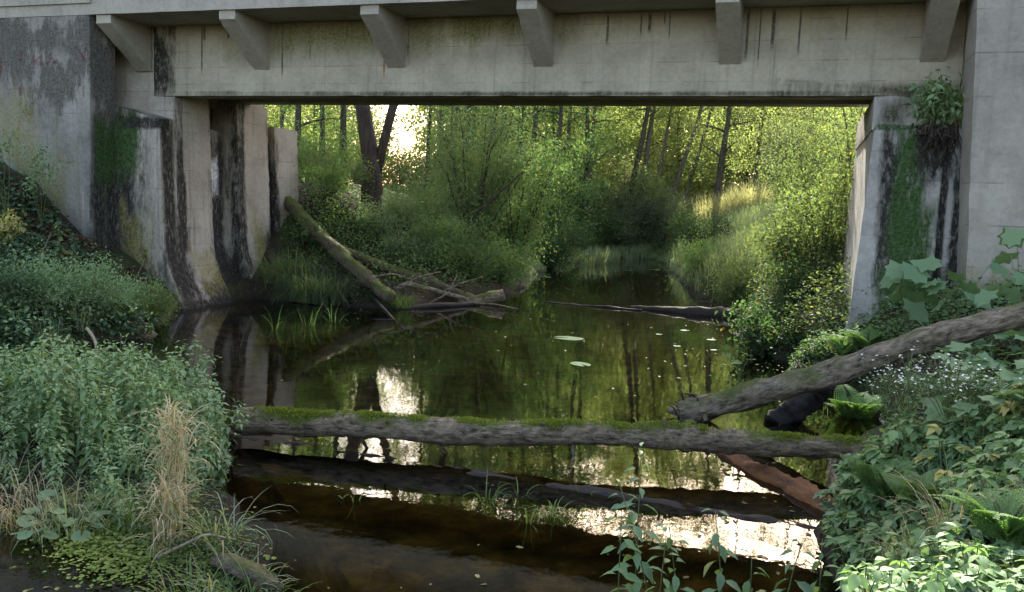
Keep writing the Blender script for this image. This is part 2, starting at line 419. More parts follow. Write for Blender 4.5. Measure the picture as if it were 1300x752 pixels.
def concrete(name, c1, c2, stains=(), streak=.5, lines=.36, blot=.3, crust=(.016, .015, .013)):
    """stains: (centre, half size, colour, raggedness) in the bridge's own u, v, z"""
    m, nt, out = new_mat(name); h = NT(nt)
    tc = h.n('TexCoord'); tc.object = bridge; P = tc.outputs['Object']
    sp = h.n('SeparateXYZ'); h.put(sp.inputs[0], P)
    n1 = h.noise(P, 1.3, 6, .65); n2 = h.noise(P, 14, 5, .7)
    col = h.ramp(h.math('ADD', h.math('MULTIPLY', n1, .65), h.math('MULTIPLY', n2, .35)), [(.36, c1), (.62, c2)])
    # mildew blotches
    col = h.mix(h.mr(h.noise(P, 2.6, 6, .75), .55, .72, 0, blot), col, (.06, .06, .05))
    # rain streaks
    sv = h.vmath('MULTIPLY', P, (9, 9, .35))
    col = h.mix(h.mr(h.noise(sv, 1, 4, .6), .56, .74, 0, streak), col, (.055, .055, .045))
    col = h.mix(h.mr(h.noise(h.vmath('MULTIPLY', P, (6, 6, .3)), 1.7, 4, .6), .6, .75, 0, streak*.7), col, (.46, .45, .42))
    # formwork board joints
    if lines:
        f = h.math('FRACT', h.math('DIVIDE', sp.outputs[2], lines))
        ln = h.math('LESS_THAN', f, .035)
        ln = h.math('MULTIPLY', ln, h.mr(h.noise(P, 1.7, 3), .45, .6, 0, .55))
        col = h.mix(ln, col, (.07, .07, .06))
        tone = h.n('TexWhiteNoise', noise_dimensions='1D'); h.put(tone.inputs['W'], h.math('FLOOR', h.math('DIVIDE', sp.outputs[2], lines)))
        col = h.mix(h.math('MULTIPLY', tone.outputs[0], .12), col, (.12, .12, .10))
    NZ1 = h.noise(h.vmath('MULTIPLY', P, (2.2, 2.2, .55)), 1, 3, .6); NZ2 = h.noise(h.vmath('MULTIPLY', P, (13, 13, 4.5)), 1, 6, .75)
    NZ3 = h.mr(h.noise(P, 21, 6, .8), .35, .68); SPK = h.mr(h.noise(h.vmath('MULTIPLY', P, (17, 17, 6)), 1, 6, .8), .36, .5, .5, 1)
    for c, hs, sc, rag in stains:
        soft = sc not in ('algae', 'olive', 'dirt')
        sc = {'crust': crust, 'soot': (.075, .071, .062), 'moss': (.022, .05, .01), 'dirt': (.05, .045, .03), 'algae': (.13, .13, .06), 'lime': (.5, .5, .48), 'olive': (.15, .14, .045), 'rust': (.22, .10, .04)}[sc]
        q = h.vmath('ABSOLUTE', h.vmath('DIVIDE', h.vmath('SUBTRACT', P, c), hs))
        s2 = h.n('SeparateXYZ'); h.put(s2.inputs[0], q)
        d = h.math('MAXIMUM', s2.outputs[0], h.math('MAXIMUM', s2.outputs[1], s2.outputs[2]))
        d = h.math('ADD', d, h.math('ADD', h.math('MULTIPLY', h.math('SUBTRACT', NZ1, .5), rag*1.5), h.math('MULTIPLY', h.math('SUBTRACT', NZ2, .5), rag*1.1)))
        sc2 = h.mix(NZ3, tuple(q_*.35 for q_ in sc), tuple(min(1, q_*2.2+.012) for q_ in sc))
        k = h.mr(d, *((1.12, .62) if soft else (1.25, .15)))
        k = h.math('MULTIPLY', k, SPK)
        col = h.mix(k, col, sc2)
    b = h.bump(h.math('ADD', n2, h.math('MULTIPLY', h.noise(P, 70, 3), .5)), .35, .02)
    nt.links.new(h.pbsdf(col, .92, b, .2), out.inputs[0])
    return m
GR1, GR2 = (.27, .245, .195), (.435, .405, .325)
U0 = -12.95
dark_streaks = []
for k in range(34):
    uu = -12.6+14.6*rng.random(); ln = rng.uniform(.08, .55)
    dark_streaks.append(((uu, -.02, 5.97-ln), (.012+.022*rng.random(), .1, ln), 'soot', .9))
M['c_girder'] = concrete('girder_concrete', GR1, GR2, dark_streaks[:22]+[((-13.5, 0, 5.2), (.5, .3, .8), 'crust', 1.2), ((-9, 0, 5.7), (2.6, .2, .4), 'algae', 1.2), ((-5.6, 0, 5.8), (1.6, .2, .3), 'algae', 1.4), ((-7.95, 0, 5.2), (.02, .2, .3), 'rust', 1.4), ((1.2, 0, 4.62), (1.4, .2, .14), 'dirt', 1.8), ((-4, 0, 4.56), (9, .2, .05), 'dirt', 1.4)], .35, .34, .15)
M['c_deck'] = concrete('deck_concrete', (.255, .24, .205), (.41, .385, .33), (), .3, 0, .25)
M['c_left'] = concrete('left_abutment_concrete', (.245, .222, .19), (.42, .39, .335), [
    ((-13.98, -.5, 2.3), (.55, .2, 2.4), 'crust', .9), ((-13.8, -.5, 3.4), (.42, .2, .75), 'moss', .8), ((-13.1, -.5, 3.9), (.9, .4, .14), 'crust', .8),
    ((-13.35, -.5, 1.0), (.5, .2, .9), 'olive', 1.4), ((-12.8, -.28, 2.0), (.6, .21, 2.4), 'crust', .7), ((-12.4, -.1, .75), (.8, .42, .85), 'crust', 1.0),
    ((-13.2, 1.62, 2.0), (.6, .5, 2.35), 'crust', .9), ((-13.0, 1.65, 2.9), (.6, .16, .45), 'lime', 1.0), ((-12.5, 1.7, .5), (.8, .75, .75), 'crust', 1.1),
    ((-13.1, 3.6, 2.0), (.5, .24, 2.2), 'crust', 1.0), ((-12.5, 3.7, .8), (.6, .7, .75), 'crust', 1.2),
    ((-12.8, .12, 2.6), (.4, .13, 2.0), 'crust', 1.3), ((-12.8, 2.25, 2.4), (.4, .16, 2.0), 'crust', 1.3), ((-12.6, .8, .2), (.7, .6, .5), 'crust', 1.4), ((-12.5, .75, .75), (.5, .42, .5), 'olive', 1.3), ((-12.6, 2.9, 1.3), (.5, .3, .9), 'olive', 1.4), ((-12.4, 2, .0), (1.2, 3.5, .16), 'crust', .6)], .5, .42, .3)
M['c_right'] = concrete('right_abutment_concrete', (.235, .23, .22), (.42, .41, .385), [
    ((1.40, -.4, 2.7), (.24, .2, 1.35), 'crust', 1.1), ((1.75, -.4, 1.1), (.55, .3, .75), 'crust', .9), ((1.6, -.4, 3.1), (.24, .2, 1.1), 'moss', .6), ((1.68, -.4, 2.0), (.34, .3, .8), 'moss', .9), ((1.6, -.4, 1.3), (.4, .3, .5), 'moss', 1.3),
    ((1.95, -.4, 3.65), (.32, .3, .55), 'crust', 1.0), ((2.1, -.4, 2.4), (.07, .2, 1.4), 'crust', .5), ((2.32, -.6, 2.2), (.1, .5, 1.6), 'crust', 1.0), ((1.3, 0, 4.25), (.3, .2, .3), 'dirt', 1.3), ((1.4, -.2, 4.0), (.4, .5, .06), 'moss', 1.0)], .4, .45, .25)
M['c_wing_left'] = concrete('left_wing_concrete', (.13, .13, .12), (.30, .29, .26), [
    ((-14.05, -.82, 2.3), (.07, .5, 1.9), 'crust', 1.0), ((-14.05, -.8, 3.3), (.07, .34, .75), 'moss', .9), ((-14.05, -.85, 5.0), (.07, .4, .9), 'soot', 1.6), ((-15.2, -1.2, 5.55), (1.0, .3, .35), 'soot', 2.2), ((-16.3, -1.2, 5.2), (1.0, .3, .7), 'soot', 2.6), ((-14.9, -1.2, 4.6), (.8, .3, .5), 'soot', 2.8), ((-17.0, -1.2, 3.5), (1.2, .3, .9), 'olive', 1.6), ((-15.4, -1.2, 2.6), (1.0, .3, .9), 'algae', 1.7)], .6, .5, .5)
M['c_wing_right'] = concrete('right_wing_concrete', (.215, .198, .17), (.365, .34, .295), [((3.4, -1.2, 1.4), (1.3, .3, .5), 'olive', 1.6)], .3, .62, .2)

# superstructure
DECK0, DECK1, UL, UR = -1.2, 4.1, -34.0, 20.0
deck = MB().box((UL, DECK0, 5.99), (UR, DECK1, 6.30)).chipped(.35, .004, .014); deck.build('deck_slab', M['c_deck'], bridge)
MB().box((-13.5, 0, 4.52), (2.25, .5, 5.985)).chipped().build('girder', M['c_girder'], bridge)
MB().box((-13.5, 2.3, 4.67), (2.25, 2.75, 5.99)).build('girder', M['c_girder'], bridge)
MB().box((UL, DECK0+.04, 6.30), (UR, DECK0+.30, 6.55)).build('kerb', M['c_deck'], bridge)
MB().box((UL, DECK1-.30, 6.30), (UR, DECK1-.04, 6.55)).build('kerb', M['c_deck'], bridge)
for k in range(6):
    u1 = [-13.56, -10.57, -7.50, -4.51, -1.17, 1.98][k]; u0 = u1-.36
    for s, dvA, dvB, zb in ((0, 0, DECK0+.06, 5.05), (1, 2.75, DECK1-.06, 5.15)):
        b = MB(); y0, y1 = dvA, dvB
        tip = .16
        pts = [(y0, zb), (y0, 5.988), (y1, 5.988), (y1, 5.988-tip)]
        V = [(u0, *p) for p in pts]+[(u1, *p) for p in pts]
        b.add(V, [np.array([[0,1,2,3],[7,6,5,4],[0,4,5,1],[1,5,6,2],[2,6,7,3],[3,7,4,0]])])
        b.chipped(.15, .008, .016).build('bracket', M['c_deck' if s == 0 else 'c_girder'], bridge)
# unseen solid parapets on the deck edges, added to lengthen the bridge's shadow
for y0 in (DECK0+.06, DECK1-.28): MB().box((-32, y0, 6.553), (18, y0+.22, 7.3)).build('shade_parapet', M['c_deck'], bridge)

# abutments: each has a battered body with piers and a flared foot
def face_u(z):           # stream face of the left abutment, flaring towards the water
    return U0+.20*(4.5-z)/4.5+.50*max(0, (1.35-z)/1.35)**1.6
ZS = [-.9, -.3, 0, .2, .4, .6, .8, 1.0, 1.3, 2, 3, 4]
def pier(name, dv0, dv1, ztop0, ztop1, inset, mat, root, uback=-14.9, usign=1, ztopb=None):
    b = MB(); V = []
    zs = [z for z in ZS if z < min(ztop0, ztop1)-.1]
    for z in zs+[None]:
        za, zb = (ztop0, ztop1) if z is None else (z, z)
        V += [(face_u(za)-inset, dv0, za), (face_u(zb)-inset, dv1, zb), (uback, dv1, zb if ztopb is None or z is not None else ztopb), (uback, dv0, za if ztopb is None or z is not None else ztopb)]
    F = []
    for k in range(len(zs)):
        for q in range(4):
            a, c = 4*k+q, 4*k+(q+1) % 4; F.append([a, c, c+4, a+4])
    n = 4*len(zs); F += [[n, n+1, n+2, n+3], [3, 2, 1, 0]]
    b.add(V, np.array(F)); o = b.chipped(.2, .02, .02).build(name, mat, root); return o
la = empty('abutment', BLOC, 'stained abutment with stepped piers and flared foot at the left end of the bridge', 'abutment', rz=-PSI)
pier('buttress', -.5, -.002, 3.98, 4.02, .0, M['c_left'], la, ztopb=4.46)
pier('pier', 0, 1.15, 4.515, 4.62, .0, M['c_left'], la)
pier('recess_wall', 1.152, 2.148, 4.0, 3.92, .34, M['c_left'], la)
pier('pier', 2.15, 3.4, 4.665, 4.665, .0, M['c_left'], la)
pier('recess_wall', 3.402, 3.65, 3.9, 3.9, .2, M['c_left'], la)
pier('pier', 3.652, 4.7, 4.22, 4.22, -.02, M['c_left'], la)
MB().box((-14.6, .05, 4.47), (-13.503, 4.0, 5.985)).build('back_wall', M['c_left'], la)
ra = empty('abutment', BLOC, 'mossy abutment with dark stain strips at the right end of the bridge', 'abutment', rz=-PSI)
def rp(zt, zb, u0t, u0b, dv0, dv1, u1, name):
    b = MB(); zs = np.linspace(zb, zt, 7); V = []
    for z in zs:
        f = (z-zb)/(zt-zb); uu = u0b+(u0t-u0b)*f-.25*max(0, .9-z)**2
        V += [(uu, dv0-.06*(1-f), z), (uu, dv1, z), (u1, dv1, z), (u1, dv0-.06*(1-f), z)]
    F = [[4*k+q, 4*k+(q+1) % 4, 4*k+(q+1) % 4+4, 4*k+q+4] for k in range(6) for q in range(4)]+[[24, 25, 26, 27], [3, 2, 1, 0]]
    b.add(V, np.array(F)); return b.chipped(.2, .016, .02).build(name, M['c_right'], ra)
rp(3.97, -.6, 1.02, .80, -.36, 4.6, 2.05, 'pier'); rp(3.97, -.6, 2.052, 2.052, -.30, 1, 2.12, 'joint_strip'); rp(3.96, -.6, 2.122, 2.122, -.38, 1, 2.6, 'pier')
MB().box((.99, -.02, 3.972), (1.66, 4.5, 4.515)).chipped(.2).build('bearing_block', M['c_right'], ra)
MB().box((1.662, .06, 3.965), (2.6, 4.5, 4.515)).build('bearing_block', M['c_right'], ra)
MB().box((2.262, .06, 4.52), (2.6, 4.0, 5.985)).build('back_wall', M['c_right'], ra)
# wing walls
wl = empty('wing_wall', BLOC, 'dark weathered wing wall with faded red paint marks beside the left abutment', 'retaining wall', rz=-PSI)
MB().box((-34, -1.19, -.5), (-14.06, -.505, 5.985)).build('wall', M['c_wing_left'], wl)
MB().box((-34, -1.24, 6.22), (-14.0, -1.203, 6.5)).build('coping', M['c_deck'], wl)
wr = empty('wing_wall', BLOC, 'pale grey wing wall of plain concrete at the right edge of the picture', 'retaining wall', rz=-PSI)
V = []
for z, u in ((-.6, 2.5), (6.5, 2.13)): V += [(u, -1.25, z), (20, -1.25, z), (20, -.4, z), (u+.0, -.4, z)]
MB().hexa(V).chipped(.3, .008, .02).build('wall', M['c_wing_right'], wr)
# faded red paint on the left wing wall
def on_wall(x, y, dv=-1.19):
    d = ray(x, y); vv = np.array([math.sin(PSI), math.cos(PSI), 0]); uu = np.array([math.cos(PSI), -math.sin(PSI), 0])
    t = (V0+dv-ORI@vv)/(d@vv); q = ORI+t*d; return q@uu, q[2]
mt, nt, out = new_mat('faded_red_paint'); h = NT(nt)
tc = h.n('TexCoord'); P = tc.outputs['Object']
t_ = h.n('BsdfTransparent'); mx = h.n('MixShader'); h.put(mx.inputs[0], h.mr(h.noise(P, 9, 5, .75), .36, .6, .05, .5))
nt.links.new(t_.outputs[0], mx.inputs[1]); nt.links.new(h.pbsdf((.19, .055, .06), .9), mx.inputs[2]); nt.links.new(mx.outputs[0], out.inputs[0])
g = MB()
def stroke(pts, w=2.2):
    for (a, b) in zip(pts[:-1], pts[1:]):
        ua, za = on_wall(*a); ub, zb = on_wall(*b); l = math.hypot(ub-ua, zb-za); k = w*.018/2
        nu, nz = -(zb-za)/l*k, (ub-ua)/l*k; y = -1.194
        g.add([(ua+nu, y, za+nz), (ua-nu, y, za-nz), (ub-nu, y, zb-nz), (ub+nu, y, zb+nz)], np.array([[0, 1, 2, 3]]))
stroke([(43, 64), (43, 87)], 3.2); stroke([(54, 70), (44, 78)], 3); stroke([(44, 78), (56, 83)], 3)
stroke([(27, 65), (26, 78)], 4); stroke([(60, 82), (65, 73), (71, 82)], 4); stroke([(61, 79), (71, 79)], 3); stroke([(101, 64), (107, 77)], 3); stroke([(110, 56), (106, 80)], 2.5)
stroke([(0, 72), (1, 95)], 4); stroke([(25, 110), (26, 122)], 5)
g.build('paint_mark', mt, wl)

# ------------------------------------------------------------------ plants
def place(name, loc, parts, label, cat, group=None, rz=None, sc=1.0, tilt=(0, 0)):
    """one plant: an empty at its base with one child per part; part meshes are shared between copies"""
    o = empty(name, tuple(loc), label, cat, group)
    o.rotation_euler = (tilt[0], tilt[1], rng.uniform(0, 6.283) if rz is None else rz)
    o.scale = (sc,)*3 if np.isscalar(sc) else sc
    for nm, me in parts: obj(nm, me, o)
    return o
def single(name, me, loc, label, cat, group=None, rz=None, sc=1.0):
    o = obj(name, me); o.location = tuple(loc); o.rotation_euler = (0, 0, rng.uniform(0, 6.283) if rz is None else rz)
    o.scale = (sc,)*3
    return tag(o, label, cat, group)

def nettle(hh, mat=None):
    st, lf = MB(), MB()
    k = 9; t = np.linspace(0, 1, k); b = rng.uniform(-.12, .12, 2)
    path = np.stack([b[0]*t**2*hh, b[1]*t**2*hh, t*hh], 1)
    st.tube(path, .0055*(1-.6*t), 5)
    n = int(hh/.05); P, D, N, L = [], [], [], []
    a0 = rng.uniform(0, 6.28)
    def pairs(path, f0, f1, k, l0, l1, aa):
        tt = np.linspace(0, 1, len(path))
        for q in range(k):
            f = f0+(f1-f0)*(q+.7)/k; p = np.array([np.interp(f, tt, path[:, c]) for c in range(3)])
            for s_ in (0, math.pi):
                az = aa+q*math.pi/2+s_+rng.normal()*.25
                el = rng.normal(.02, .22)-.45*(1-f)+.9*max(0, f-.86)/.14
                d = np.array([math.cos(az)*math.cos(el), math.sin(az)*math.cos(el), math.sin(el)])
                l = (l0+(l1-l0)*f**2.5)*rng.uniform(.8, 1.15)
                P.append(p+d*.02); D.append(d); N.append([-d[0]*math.sin(el), -d[1]*math.sin(el), math.cos(el)]); L.append(max(.025, l))
    pairs(path, .05, 1.0, n, .15, .045, a0)
    for q in range(7):                 # leafy side shoots
        f = rng.uniform(.3, .88); p = np.array([np.interp(f, t, path[:, c]) for c in range(3)]); az = rng.uniform(0, 6.28); l = rng.uniform(.12, .26)*(1.15-f*.6)
        sh_ = np.stack([p+np.array([math.cos(az)*l*v*.9, math.sin(az)*l*v*.9, l*v*v*.7]) for v in np.linspace(0, 1, 4)]); st.tube(sh_, .003, 4)
        pairs(sh_, .45, 1.0, 3, .10, .045, rng.uniform(0, 6))
    L = np.array(L)
    lf.leaves(P, np.array(D), np.array(N)+rng.normal(size=(len(P), 3))*.15, L, L*.52, T_NET)
    return [('stem', st.mesh('stem', M['stem'], True)), ('foliage', lf.mesh('foliage', mat or M['nettle_leaf'], True))]

def herb(hh, nst, leaf, mat, tm, trif=True, wr=.62, spread=.5, droop=.12):
    """rosette of stalks, each with a three- or five-part leaf"""
    st, lf = MB(), MB(); P, D, N, L = [], [], [], []
    for q in range(nst):
        az = q*2.4+rng.normal()*.4; tl = spread*rng.uniform(.25, 1.1); l = hh*rng.uniform(.55, 1.1)
        t = np.linspace(0, 1, 6); th = tl*(.4+t)
        r = np.cumsum(np.sin(th))*l/6; z = np.cumsum(np.cos(th))*l/6
        path = np.stack([r*math.cos(az), r*math.sin(az), z], 1); path[0] = (0, 0, -.03)
        st.tube(path, .0035, 4)
        e = path[-1]; n = 5 if trif and rng.random() < .4 else 3
        offs = np.linspace(-1.15, 1.15, n) if trif else [0]
        for o_ in offs:
            a = az+o_; el = rng.normal(-droop, .2)
            d = np.array([math.cos(a)*math.cos(el), math.sin(a)*math.cos(el), math.sin(el)])
            P.append(e); D.append(d); N.append([rng.normal()*.2+math.cos(a)*max(0, droop-.12), rng.normal()*.2-.12+math.sin(a)*max(0, droop-.12), 1]); L.append(leaf*rng.uniform(.7, 1.15)*(1-.15*abs(o_)))
    L = np.array(L); lf.leaves(P, np.array(D), np.array(N), L, L*wr, tm)
    return [('stem', st.mesh('stem', M['stem'])), ('foliage', lf.mesh('foliage', mat, True))]

def fern(length, nf, mat):
    st, lf = MB(), MB()
    for q in range(nf):
        az = q*6.283/nf+rng.normal()*.25; l = length*rng.uniform(.75, 1.1)
        t = np.linspace(0, 1, 22); th = .35+1.25*t**1.2+rng.normal()*.12
        r = np.cumsum(np.sin(th))*l/22; z = np.cumsum(np.cos(th))*l/22
        path = np.stack([r*math.cos(az), r*math.sin(az), z], 1)
        st.tube(path[::3], .004*(1-.8*t[::3]), 4)
        T = np.gradient(path, axis=0); T /= np.linalg.norm(T, axis=1)[:, None]
        S = np.array([-math.sin(az), math.cos(az), 0]); Nn = np.cross(T, S)
        P, D, N, L, W_ = [], [], [], [], []
        for i in range(3, 22):
            pl = l*.30*math.sin(math.pi*min(1, (t[i]+.12)**.75))**.9+.01
            for sd in (-1, 1):
                dd = S*sd+T[i]*.35; dd /= np.linalg.norm(dd)
                for k in range(1, 8):       # pinnules
                    f = k/8; p = path[i]+dd*pl*f+np.array([0, 0, -.12*pl*f*f])
                    for s3 in (-1, 1):
                        P.append(p); D.append(dd*.65+T[i]*s3); N.append(-Nn[i] if Nn[i][2] < 0 else Nn[i]); L.append(pl*.26*(1-.75*f)+.006)
        L = np.array(L); lf.leaves(P, np.array(D), np.array(N)+rng.normal(size=(len(P), 3))*.1, L, L*.55, T_RH)
    return [('frond_stalk', st.mesh('frond_stalk', M['stem'])), ('frond', lf.mesh('frond', mat))]

def aster(hh, ns):
    st, lf, fl = MB(), MB(), MB(); P, D, N, L = [], [], [], []; FP = []
    for q in range(ns):
        az = rng.uniform(0, 6.28); tl = rng.uniform(.05, .55)
        t = np.linspace(0, 1, 6); l = hh*rng.uniform(.75, 1.05)
        path = np.stack([np.sin(tl*t)*l*t*math.cos(az), np.sin(tl*t)*l*t*math.sin(az), l*t*np.cos(tl*t)], 1)
        st.tube(path, .003, 4)
        for k in range(14):
            f = rng.uniform(.2, .95); p = path[0]+(path[-1]-path[0])*f
            P.append(p); D.append(rdir(1, .2)[0]); N.append([0, 0, 1]); L.append(.06*(1-.5*f))
        for k in range(6):
            f = path[-1]+rng.normal(size=3)*[.07, .07, .05]; st.tube([path[-2], f], .0015, 3); FP.append(f)
    L = np.array(L); lf.leaves(P, np.array(D), np.array(N)+rng.normal(size=(len(P), 3))*.2, L, L*.22, T_OV)
    FP = np.array(FP)
    a = np.arange(7)*.9; fl.leaves(np.zeros((7, 3)), np.stack([np.cos(a), np.sin(a), np.full(7, .35)], 1), np.tile([0., 0, 1], (7, 1)), .012, .008, T_RH)
    head = fl.mesh('flower_head', M['petal'])
    return [('stem', st.mesh('stem', M['stem'])), ('foliage', lf.mesh('foliage', M['herb_leaf']))], head, FP

def lancestem(hh, leaf, mat):
    """single arching stem with long pointed alternate leaves"""
    st, lf = MB(), MB(); t = np.linspace(0, 1, 9); b = rng.uniform(-.18, .18, 2)
    path = np.stack([b[0]*t**1.6*hh, b[1]*t**1.6*hh, hh*t], 1); st.tube(path, .006*(1-.6*t), 5)
    P, D, N, L = [], [], [], []; n = int(hh/.05)
    for q in range(n):
        f = (q+1)/n*.96+.04; p = np.array([np.interp(f, t, path[:, c]) for c in range(3)])
        for s in range(1 if q % 3 else 2):
            az = q*2.3+s*3.1; el = rng.normal(-.25, .3)+.7*max(0, f-.8)*3
            d = np.array([math.cos(az)*math.cos(el), math.sin(az)*math.cos(el), math.sin(el)])
            P.append(p+d*.02); D.append(d); N.append([0, -.2, 1]); L.append(leaf*1.3*(1-.6*f**2)*rng.uniform(.75, 1.1))
    L = np.array(L); lf.leaves(P, np.array(D), np.array(N)+rng.normal(size=(len(P), 3))*.25, L, L*.42, T_LAN)
    return [('stem', st.mesh('stem', M['stem'], True)), ('foliage', lf.mesh('foliage', mat, True))]

def tussock(n, hh, w, mat, bend=1.6, lean=.35, wd=.006, ell=(1, 1)):
    b = MB(); r = w*np.sqrt(rng.random(n)); a = rng.uniform(0, 6.28, n)
    P = np.stack([r*np.cos(a)*ell[0], r*np.sin(a)*ell[1], np.full(n, -.02)], 1)
    b.blades(P, a+rng.normal(size=n)*.7, hh*rng.uniform(.5, 1.1, n), np.abs(rng.normal(0, lean, n)), np.abs(rng.normal(bend, bend*.35, n)), wd*rng.uniform(.6, 1.2, n), 6)
    return b.mesh('grass_tuft', mat)

def leafcloud(lf, cen, n, sig, leaf, tm, wr=.55, down=.2, flat=1.0):
    cen = np.asarray(cen); k = rng.integers(0, len(cen), n)
    P = cen[k]+rng.normal(size=(n, 3))*sig*np.array([1, 1, flat])
    D = rdir(n, -down); N = rng.normal(size=(n, 3))*.55; N[:, 2] += .9
    L = leaf*rng.uniform(.6, 1.25, n); lf.leaves(P, D, N, L, L*wr, tm)

def bush(hh, w, ns, nl, leaf, mat, tm=T_RH, sig=.2, wr=.55, arch=.5, low=.15, stem='trunk', twigs=5, sr=1.0):
    st, lf = MB(), MB(); cen = []
    for q in range(ns):
        az = q*2.399+rng.normal()*.3; rad = w*math.sqrt((q+.5)/ns)*rng.uniform(.8, 1.1); l = hh*rng.uniform(.65, 1.05)*(1-.25*(rad/w)**2)
        t = np.linspace(0, 1, 8)
        path = np.stack([rad*t**1.1*math.cos(az), rad*t**1.1*math.sin(az), l*(t-arch*.5*(rad/w)*t**3)], 1)
        path += np.cumsum(rng.normal(size=(8, 3))*.012*hh, 0)*t[:, None]; path[0] = (path[0][0]*.3, path[0][1]*.3, -.1)
        st.tube(path, np.maximum(.004, sr*.011*hh**.8*(1-.85*t)), 5)
        for k in range(twigs):
            f = rng.uniform(low, 1); p = np.array([np.interp(f, t, path[:, c]) for c in range(3)])
            d = rdir(1, .25)[0]; l2 = .3*w*rng.uniform(.5, 1.2)*(1.15-f*.5)
            tw = np.array([p, p+d*l2*.5, p+d*l2+[0, 0, -.12*l2]])
            st.tube(tw, [.006, .004, .002], 3)
            cen += [tw[1], tw[2], tw[2], p]
    cen = [c for c in cen if c[2] > .05]
    leafcloud(lf, cen, nl, sig, leaf, tm, wr)
    return [('stems', st.mesh('stems', M[stem], True)), ('foliage', lf.mesh('foliage', mat))]

def tree(hh, r, lean=(0, 0), cb=.3, cr=2.2, nb=22, nl=7000, leaf=.12, mat=None, tm=T_RH, bark='trunk', fork=None, curve=0.0, sig=.27, prof=.6, lowtw=0):
    """tapered trunk with limbs and a loose crown of leaf clumps"""
    tr, lf = MB(), MB(); cen = []
    stems = []
    n = 14; t = np.linspace(0, 1, n)
    def stem(p0, p1, r0, r1, k=n):
        tt = np.linspace(0, 1, k); L = np.linalg.norm(np.array(p1)-p0)
        P = np.array(p0)+np.outer(tt, np.array(p1)-p0)
        wv = np.cumsum(rng.normal(size=(k, 3))*.012*L*.35, 0); P = P+wv*np.sin(np.pi*tt*.5)[:, None]
        P[:, 0] += curve*L*np.sin(np.pi*tt)*.3
        rad = r0+(r1-r0)*tt**.9
        return P, rad
    if fork is None:
        stems.append(stem((0, 0, -.3), (lean[0]*hh, lean[1]*hh, hh), r, r*.12))
        stems[0][1][:2] *= [1.5, 1.18]
    else:
        zf, tips, rr = fork
        P, rad = stem((0, 0, -.3), (lean[0]*zf, lean[1]*zf, zf), r*1.0, r*.97, 8); rad[:2] *= [1.45, 1.12]; P0 = P
        for ii, ((tx, ty), q) in enumerate(zip(tips, rr)):
            if ii == 0:      # the trunk runs on unbroken into its main limb
                L2, R2 = stem(P0[-1], (P0[-1][0]+tx, P0[-1][1]+ty, hh), q, q*.14)
                L2 = np.concatenate([P0, L2[1:]]); R2 = np.concatenate([rad, R2[1:]]); R2[7] = (R2[6]+R2[8])/2
                stems += [(L2, R2), (L2[7:], R2[7:])]
            else: stems.append(stem(P0[-1]-np.array([-r*.15, 0, .6]), (P0[-1][0]+tx, P0[-1][1]+ty, hh), q, q*.14))
    for k_, (P, rad) in enumerate(stems):
        if fork is None or k_ != 1: tr.tube(P, rad, 12, .03)
    bs = stems if fork is None else stems[1:]
    for q in range(nb):
        P, rad = bs[q % len(bs)]; k = len(P)
        f = cb+(1-cb)*((q+rng.random())/nb)
        zt = f*hh; f2 = np.clip((zt-P[0][2])/(P[-1][2]-P[0][2]), .03, .98)
        p = np.array([np.interp(f2, np.linspace(0, 1, k), P[:, c]) for c in range(3)]); rb = np.interp(f2, np.linspace(0, 1, k), rad)
        u = (f-cb)/(1-cb); l = cr*(1-.72*abs(u-.35)**1.2)*rng.uniform(.65, 1.15)
        az = q*2.399+rng.normal()*.5; el = rng.uniform(.15, .75)
        d = np.array([math.cos(az)*math.cos(el), math.sin(az)*math.cos(el), math.sin(el)])
        tt = np.linspace(0, 1, 6); br = p+np.outer(tt, d)*l; br[:, 2] -= .22*l*tt**2; br += np.cumsum(rng.normal(size=(6, 3))*.03*l, 0)*tt[:, None]
        tr.tube(br, np.maximum(.006, min(rb*.5, .05*l**.5)*(1-.85*tt)), 5)
        for s in range(4):
            g = rng.uniform(.35, 1); pp = np.array([np.interp(g, tt, br[:, c]) for c in range(3)])
            d2 = d*.6+rdir(1)[0]; l2 = l*.4*rng.uniform(.5, 1); e = pp+d2*l2*.6; tr.tube([pp, (pp+e)/2+[0, 0, .05], e], [.012, .008, .004], 3)
            cen += [e, (pp+e)/2]
        cen.append(br[-1])
    for q in range(lowtw):       # leafy suckers on the lower trunk
        f = rng.uniform(.1, cb); p = stems[0][0][0]+np.array([lean[0]*hh*f, lean[1]*hh*f, hh*f]); cen.append(p+rng.normal(size=3)*.3)
    leafcloud(lf, cen, nl, sig, leaf, tm)
    return [('trunk', tr.mesh('trunk', M[bark], True)), ('crown', lf.mesh('crown', mat))]

def on_ground(px, D, base=250):
    p = at_d(px, base, D); return np.array([p[0], p[1], H1(p[0], p[1])])
def poly_px(poly, n, zmin=-9, sep=0.0, tries=40, zlo=None):
    poly = np.array(poly, float); lo, hi = poly.min(0), poly.max(0); out = []
    for _ in range(n*tries):
        if len(out) >= n: break
        q = lo+(hi-lo)*rng.random(2)
        if sdist(poly, np.array([q[0]]), np.array([q[1]]))[0] > 0: continue
        p = hit(q[0], q[1], zmin)
        if p is None: continue
        p[2] = H1(p[0], p[1])
        if zlo is not None and p[2] < zlo: continue
        if sep and out and np.min(np.linalg.norm(np.array(out)-p, axis=1)) < sep: continue
        out.append(p)
    return out

